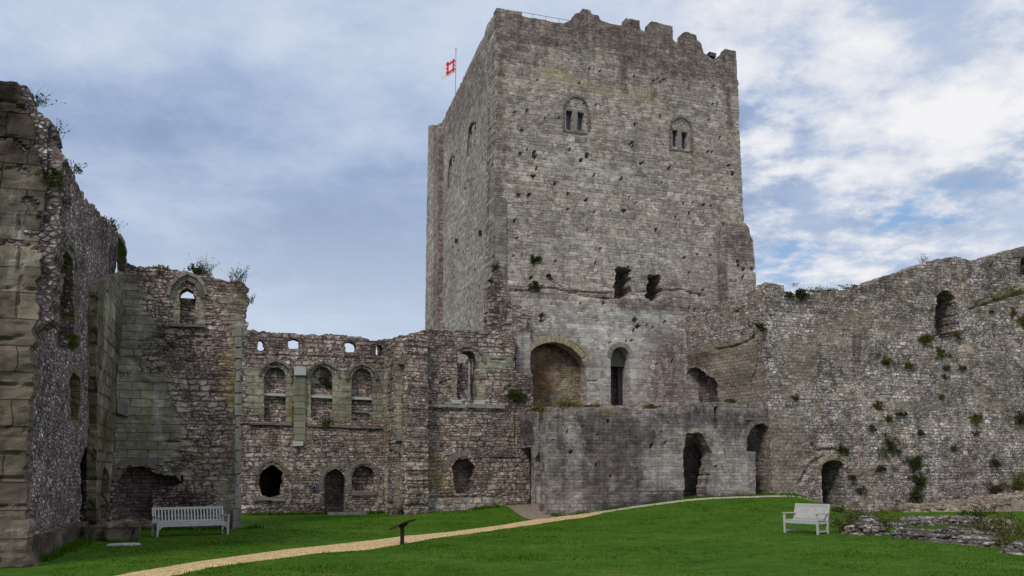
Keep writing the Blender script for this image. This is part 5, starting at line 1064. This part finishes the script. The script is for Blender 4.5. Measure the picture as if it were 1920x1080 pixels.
for x, y, s, l, k, mt in [(1421, 614, .75, 'dark tuft at the corner where return wall meets curtain wall', 'bush', M_LEAFD), (1500, 554, .95, 'dark bush on the dip in the curtain wall top', 'bush', M_LEAFD), (1478, 553, .55, 'low dark bush at the left of the dip in the curtain wall top', 'bush', M_LEAFD),
    (1550, 549, 1.7, 'long strip of turf on top of the curtain wall', 'turf', M_LEAFD), (1610, 541, 1.2, 'thin turf on the curtain wall top before it starts to rise', 'turf', M_LEAFD), (1737, 637, 1.05, 'yellow-green bush at the foot of the tall dark window in the curtain wall', 'bush', M_LEAF),
    (1762, 662, .8, 'green clump just below the tall dark window', 'bush', M_LEAF), (1793, 628, .6, 'leafy tuft inside the sill of the tall dark window', 'bush', M_LEAF), (1661, 676, .72, 'round green tuft alone in the middle of the curtain wall', 'bush', M_LEAF), (1702, 686, .6, 'brownish tuft right of the lone round tuft', 'bush', M_LEAF),
    (1772, 690, .5, 'left one of a pair of tufts under the tall window', 'bush', M_LEAF), (1803, 690, .55, 'right one of a pair of tufts under the tall window', 'bush', M_LEAF), (1770, 708, .45, 'small tuft below the pair under the tall window', 'bush', M_LEAFB), (1490, 746, .42, 'upright green sprig on the plain left part of the curtain wall', 'bush', M_LEAF),
    (1645, 760, .6, 'yellow tuft on the horizontal seam of the curtain wall', 'bush', M_LEAF), (1664, 786, .6, 'small green tuft under the seam, left of a twin', 'bush', M_LEAF), (1688, 778, .55, 'small brown tuft under the seam, right of a twin', 'bush', M_LEAFD), (1632, 802, .6, 'faint dry tuft above the small doorway to its right', 'bush', M_LEAFB),
    (1667, 838, 1.45, 'largest dark round bush on the curtain wall', 'bush', M_LEAFD), (1714, 868, 1.2, 'dark bush right of and below the largest round bush', 'bush', M_LEAFD), (1649, 880, .6, 'small hanging tuft below the largest round bush', 'bush', M_LEAFD), (1722, 905, 1.1, 'dark brownish bush low on the curtain wall', 'bush', M_LEAFD),
    (1716, 930, 1.1, 'lowest dark bush just above the rubble bank', 'bush', M_LEAFD), (1826, 784, .85, 'round yellow-green tuft on the right part of the curtain wall', 'bush', M_LEAF), (1828, 814, .4, 'tiny tuft below the round yellow-green tuft', 'bush', M_LEAFB), (1725, 812, .5, 'small dry tuft between the seam and the dark bushes', 'bush', M_LEAFB),
    (1788, 840, .45, 'small green tuft in the middle of the lower curtain wall', 'bush', M_LEAF), (1864, 868, .8, 'dry green tuft low on the right of the curtain wall', 'bush', M_LEAFB), (1908, 912, 1.6, 'big bright green bush at the right edge above the rubble bank', 'bush', M_LEAF), (1868, 918, 1.0, 'brown bush left of the big bright green one', 'bush', M_LEAFB),
    (1912, 785, 1.0, 'half-cut brown-green bush at the right edge of the curtain wall', 'bush', M_LEAFB), (1915, 603, .9, 'yellow-green bush at the right edge under the sloping ledge', 'bush', M_LEAF), (1898, 588, .6, 'small dark tuft under the sloping ledge', 'bush', M_LEAF), (1580, 846, .8, 'green tuft growing over the small doorway', 'bush', M_LEAFD),
    (1858, 585, .4, 'faint small tuft left of those under the sloping ledge', 'bush', M_LEAF), (1762, 745, .35, 'tiny green sprig in the grey band of the curtain wall', 'bush', M_LEAF), (1612, 918, .6, 'brown weeds right of the small doorway', 'bush', M_LEAFB), (1598, 896, .5, 'dark sprig beside the right jamb of the small doorway', 'bush', M_LEAFD)]:
    plant(P_CU, x, y, s, l, k, mt, grp=gc, off=.5 if k == 'turf' else 0.0, dense=1.2 if s > .9 else 1)
plant(P_CU, 1835, 566, 1.1, 'left end of the green growth along the sloping ledge', 'turf', grp='growth on the sloping ledge', off=-.05)
plant(P_CU, 1868, 557, 1.2, 'middle of the green growth along the sloping ledge', 'turf', grp='growth on the sloping ledge', off=-.05)
plant(P_CU, 1900, 548, 1.2, 'right end of the green growth along the sloping ledge', 'turf', grp='growth on the sloping ledge', off=-.05)
plant(P_CU, 1735, 492, .8, 'sparse dry stalks against the sky on the curtain wall top', 'stalks', grp=gc, off=.5)
plant(P_CW, 297, 506, .75, 'yellow-green grass tuft on the cross wall top near the flint wall', 'turf', M_LEAF, grp=gl, off=.3, dense=1.3)
plant(P_CW, 372, 512, 1.0, 'leafy dark plant on the cross wall top above its window', 'bush', M_LEAFD, grp=gl, off=.4)
plant(P_CW, 385, 512, .95, 'tall dry stalks beside the leafy plant on the cross wall top', 'stalks', grp=gl, off=.2, dense=1.2)
plant(P_CW, 447, 525, .85, 'bushy stalks on the right-hand corner of the cross wall top', 'stalks', M_LEAFD, grp=gl, off=.3, dense=1.6)
plant(P_CW, 467, 566, .65, 'thin sprig sticking out of the right end of the cross wall', 'stalks', M_LEAFD, grp=gl, off=.3)
plant(P_BT, 66, 190, .55, 'highest spray of stalks on the sloping flint wall top', 'stalks', M_LEAFD, grp=gl, off=.4)
plant(P_BT, 101, 250, .5, 'second spray of stalks down the flint wall top', 'stalks', M_LEAFD, grp=gl, off=.3)
plant(P_BT, 140, 318, .4, 'small third spray of stalks down the flint wall top', 'stalks', M_LEAFD, grp=gl, off=.3)
plant(P_LW, 212, 432, 1.2, 'thick green grass tuft on the flint wall top near the corner', 'turf', M_LEAFD, grp=gl, off=.3, dense=1.4)
plant(P_LW, 222, 438, .9, 'dry stalks standing in the grass tuft near the corner', 'stalks', grp=gl, off=.3)
plant(P_LW, 128, 645, .6, 'bright green moss cushion on the sill of the tall pointed window', 'bush', M_LEAF, grp='plants in the flint wall face')
plant(P_BT, 97, 335, .5, 'dark ivy patch high on the flint wall beside the buttress', 'bush', M_LEAFD, grp='plants in the flint wall face')
plant(P_LW, 232, 522, .5, 'dark fern in the corner under the broken arch', 'bush', M_LEAFD, grp='plants in the flint wall face')
def gplant(x, y, size, label, mat, kind='bush', lift=.2, grp='plants among the rubble footings'):
    p = gpx(x, y); mb = leaf_blob(int(500+900*size), size*.5, .08, flat=(1, 1, .6), up=.5) if kind == 'bush' else stalks(int(60*size+20), size*.8, size*.5, .8)
    o = mb.build('shrub', mat); o.location = (p[0], p[1], p[2]+lift); return tag(o, label, 'plant', grp)
gplant(1598, 999, 1.0, 'brown weedy shrub on the footing just right of the small bench', M_LEAFB, lift=.35)
gplant(1632, 1000, 1.1, 'green and brown weeds on the middle of the short footing', M_LEAF, lift=.3)
gplant(1655, 1001, .7, 'dry stalks at the right end of the short footing', M_LEAFB, 'stalks', .1)
gplant(1872, 1012, 1.1, 'reddish dry bush between the footings near the right edge', M_LEAFB, lift=.35)
gplant(1912, 1026, 1.2, 'bright green shrub behind the pale footing stones at the right edge', M_LEAF, lift=.35)
gplant(1835, 985, .9, 'dark weeds on the curved footing', M_LEAFD, lift=.35)
gplant(1572, 960, .6, 'low weeds on the threshold of the small doorway', M_LEAFD, lift=.05)

# ================================================================== grass blades
N = 230000
ang_ = rng.uniform(-.66, .66, N); rr = 13+ (rng.random(N)**1.25)*37
bx, by = rr*np.sin(ang_), rr*np.cos(ang_)
lu = (bx-OX)*U[0]+(by-OY)*U[1]; lv = (bx-OX)*V[0]+(by-OY)*V[1]
ok = (lu > -18.4) & ~((lv > -10.1) & (lu < -13.1)) & (lv < -2.8) & ~((lu > .5) & (lu < 14.2) & (lv > -6.6)) & ~((lu > 14) & (lv > -6.8))
for Q, pad in ((PQ, -.07), (PQ2, -.1), (PQ3, -.03)):
    ed = np.concatenate([Q[:, 0], Q[::-1, -1]]); ok &= sdist(bx, by, ed) > pad
dn = fbm(bx*.35, by*.35, 6.)+.5*vnoise(bx*1.9, by*1.9); ok &= rng.random(N) < np.clip(.75+dn*1.3, .12, 1)
bx, by, rr = bx[ok], by[ok], rr[ok]; bz = ground(bx, by)-.005; n = len(bx)
# longer, uncut grass added at the wall feet for contact shade and a rougher edge
foot = [((-18.95, -25), (-18.95, -10.2)), ((-18.6, -10.15), (-13.2, -10.15)), ((-13.9, -1.25), (-6.5, -1.25)), ((-6.4, -3.3), (-5.0, -3.3)), ((-4.9, -3.05), (.0, -3.05)), ((.7, -6.55), (13.9, -6.5)), ((13.9, -6.75), (17.5, -6.75)), ((17.5, -6.85), (30, -6.95))]
ex, ey = [], []
for (p_, q_) in foot:
    L_ = math.dist(p_, q_); k_ = int(L_*230); s_ = rng.random(k_); s_ = s_[rng.random(k_) < np.clip(.55+.9*vnoise(s_*L_*1.3+p_[0], p_[1]), .05, 1)]; k_ = len(s_); o_ = rng.exponential(.09, k_)
    w_ = np.array([W(p_[0]+(q_[0]-p_[0])*s+(o if p_[0] == q_[0] else 0), p_[1]+(q_[1]-p_[1])*s-(0 if p_[0] == q_[0] else o)) for s, o in zip(s_, o_)]); ex.append(w_[:, 0]); ey.append(w_[:, 1])
nl = sum(len(e_) for e_ in ex); bx = np.concatenate([bx]+ex); by = np.concatenate([by]+ey); n = len(bx); rr = np.hypot(bx, by); bz = ground(bx, by)-.01
hh = rng.uniform(.018, .042, n)*(1+.6*(vnoise(bx*.8, by*.8) > .25)); hh[n-nl:] = rng.uniform(.08, .24, nl); wd = .006+.00042*rr; aa = rng.uniform(0, pi, n); ln = rng.normal(0, .02, (n, 2))
A = np.stack([bx-wd*np.cos(aa), by-wd*np.sin(aa), bz], 1); B = np.stack([bx+wd*np.cos(aa), by+wd*np.sin(aa), bz], 1); C_ = np.stack([bx+ln[:, 0], by+ln[:, 1], bz+hh], 1)
vs = np.stack([A, B, C_], 1).reshape(-1, 3)
me = bpy.data.meshes.new('grass'); me.vertices.add(3*n); me.vertices.foreach_set('co', vs.ravel()); me.loops.add(3*n); me.loops.foreach_set('vertex_index', np.arange(3*n, dtype=np.int32))
me.polygons.add(n); me.polygons.foreach_set('loop_start', np.arange(0, 3*n, 3, dtype=np.int32)); me.polygons.foreach_set('loop_total', np.full(n, 3, np.int32)); me.update(); me.validate()
me.materials.append(M_GRASS); go = bpy.data.objects.new('grass', me); COL.objects.link(go); go['kind'] = 'stuff'; go['label'] = 'short grass blades over the mown lawn'; go['category'] = 'grass'
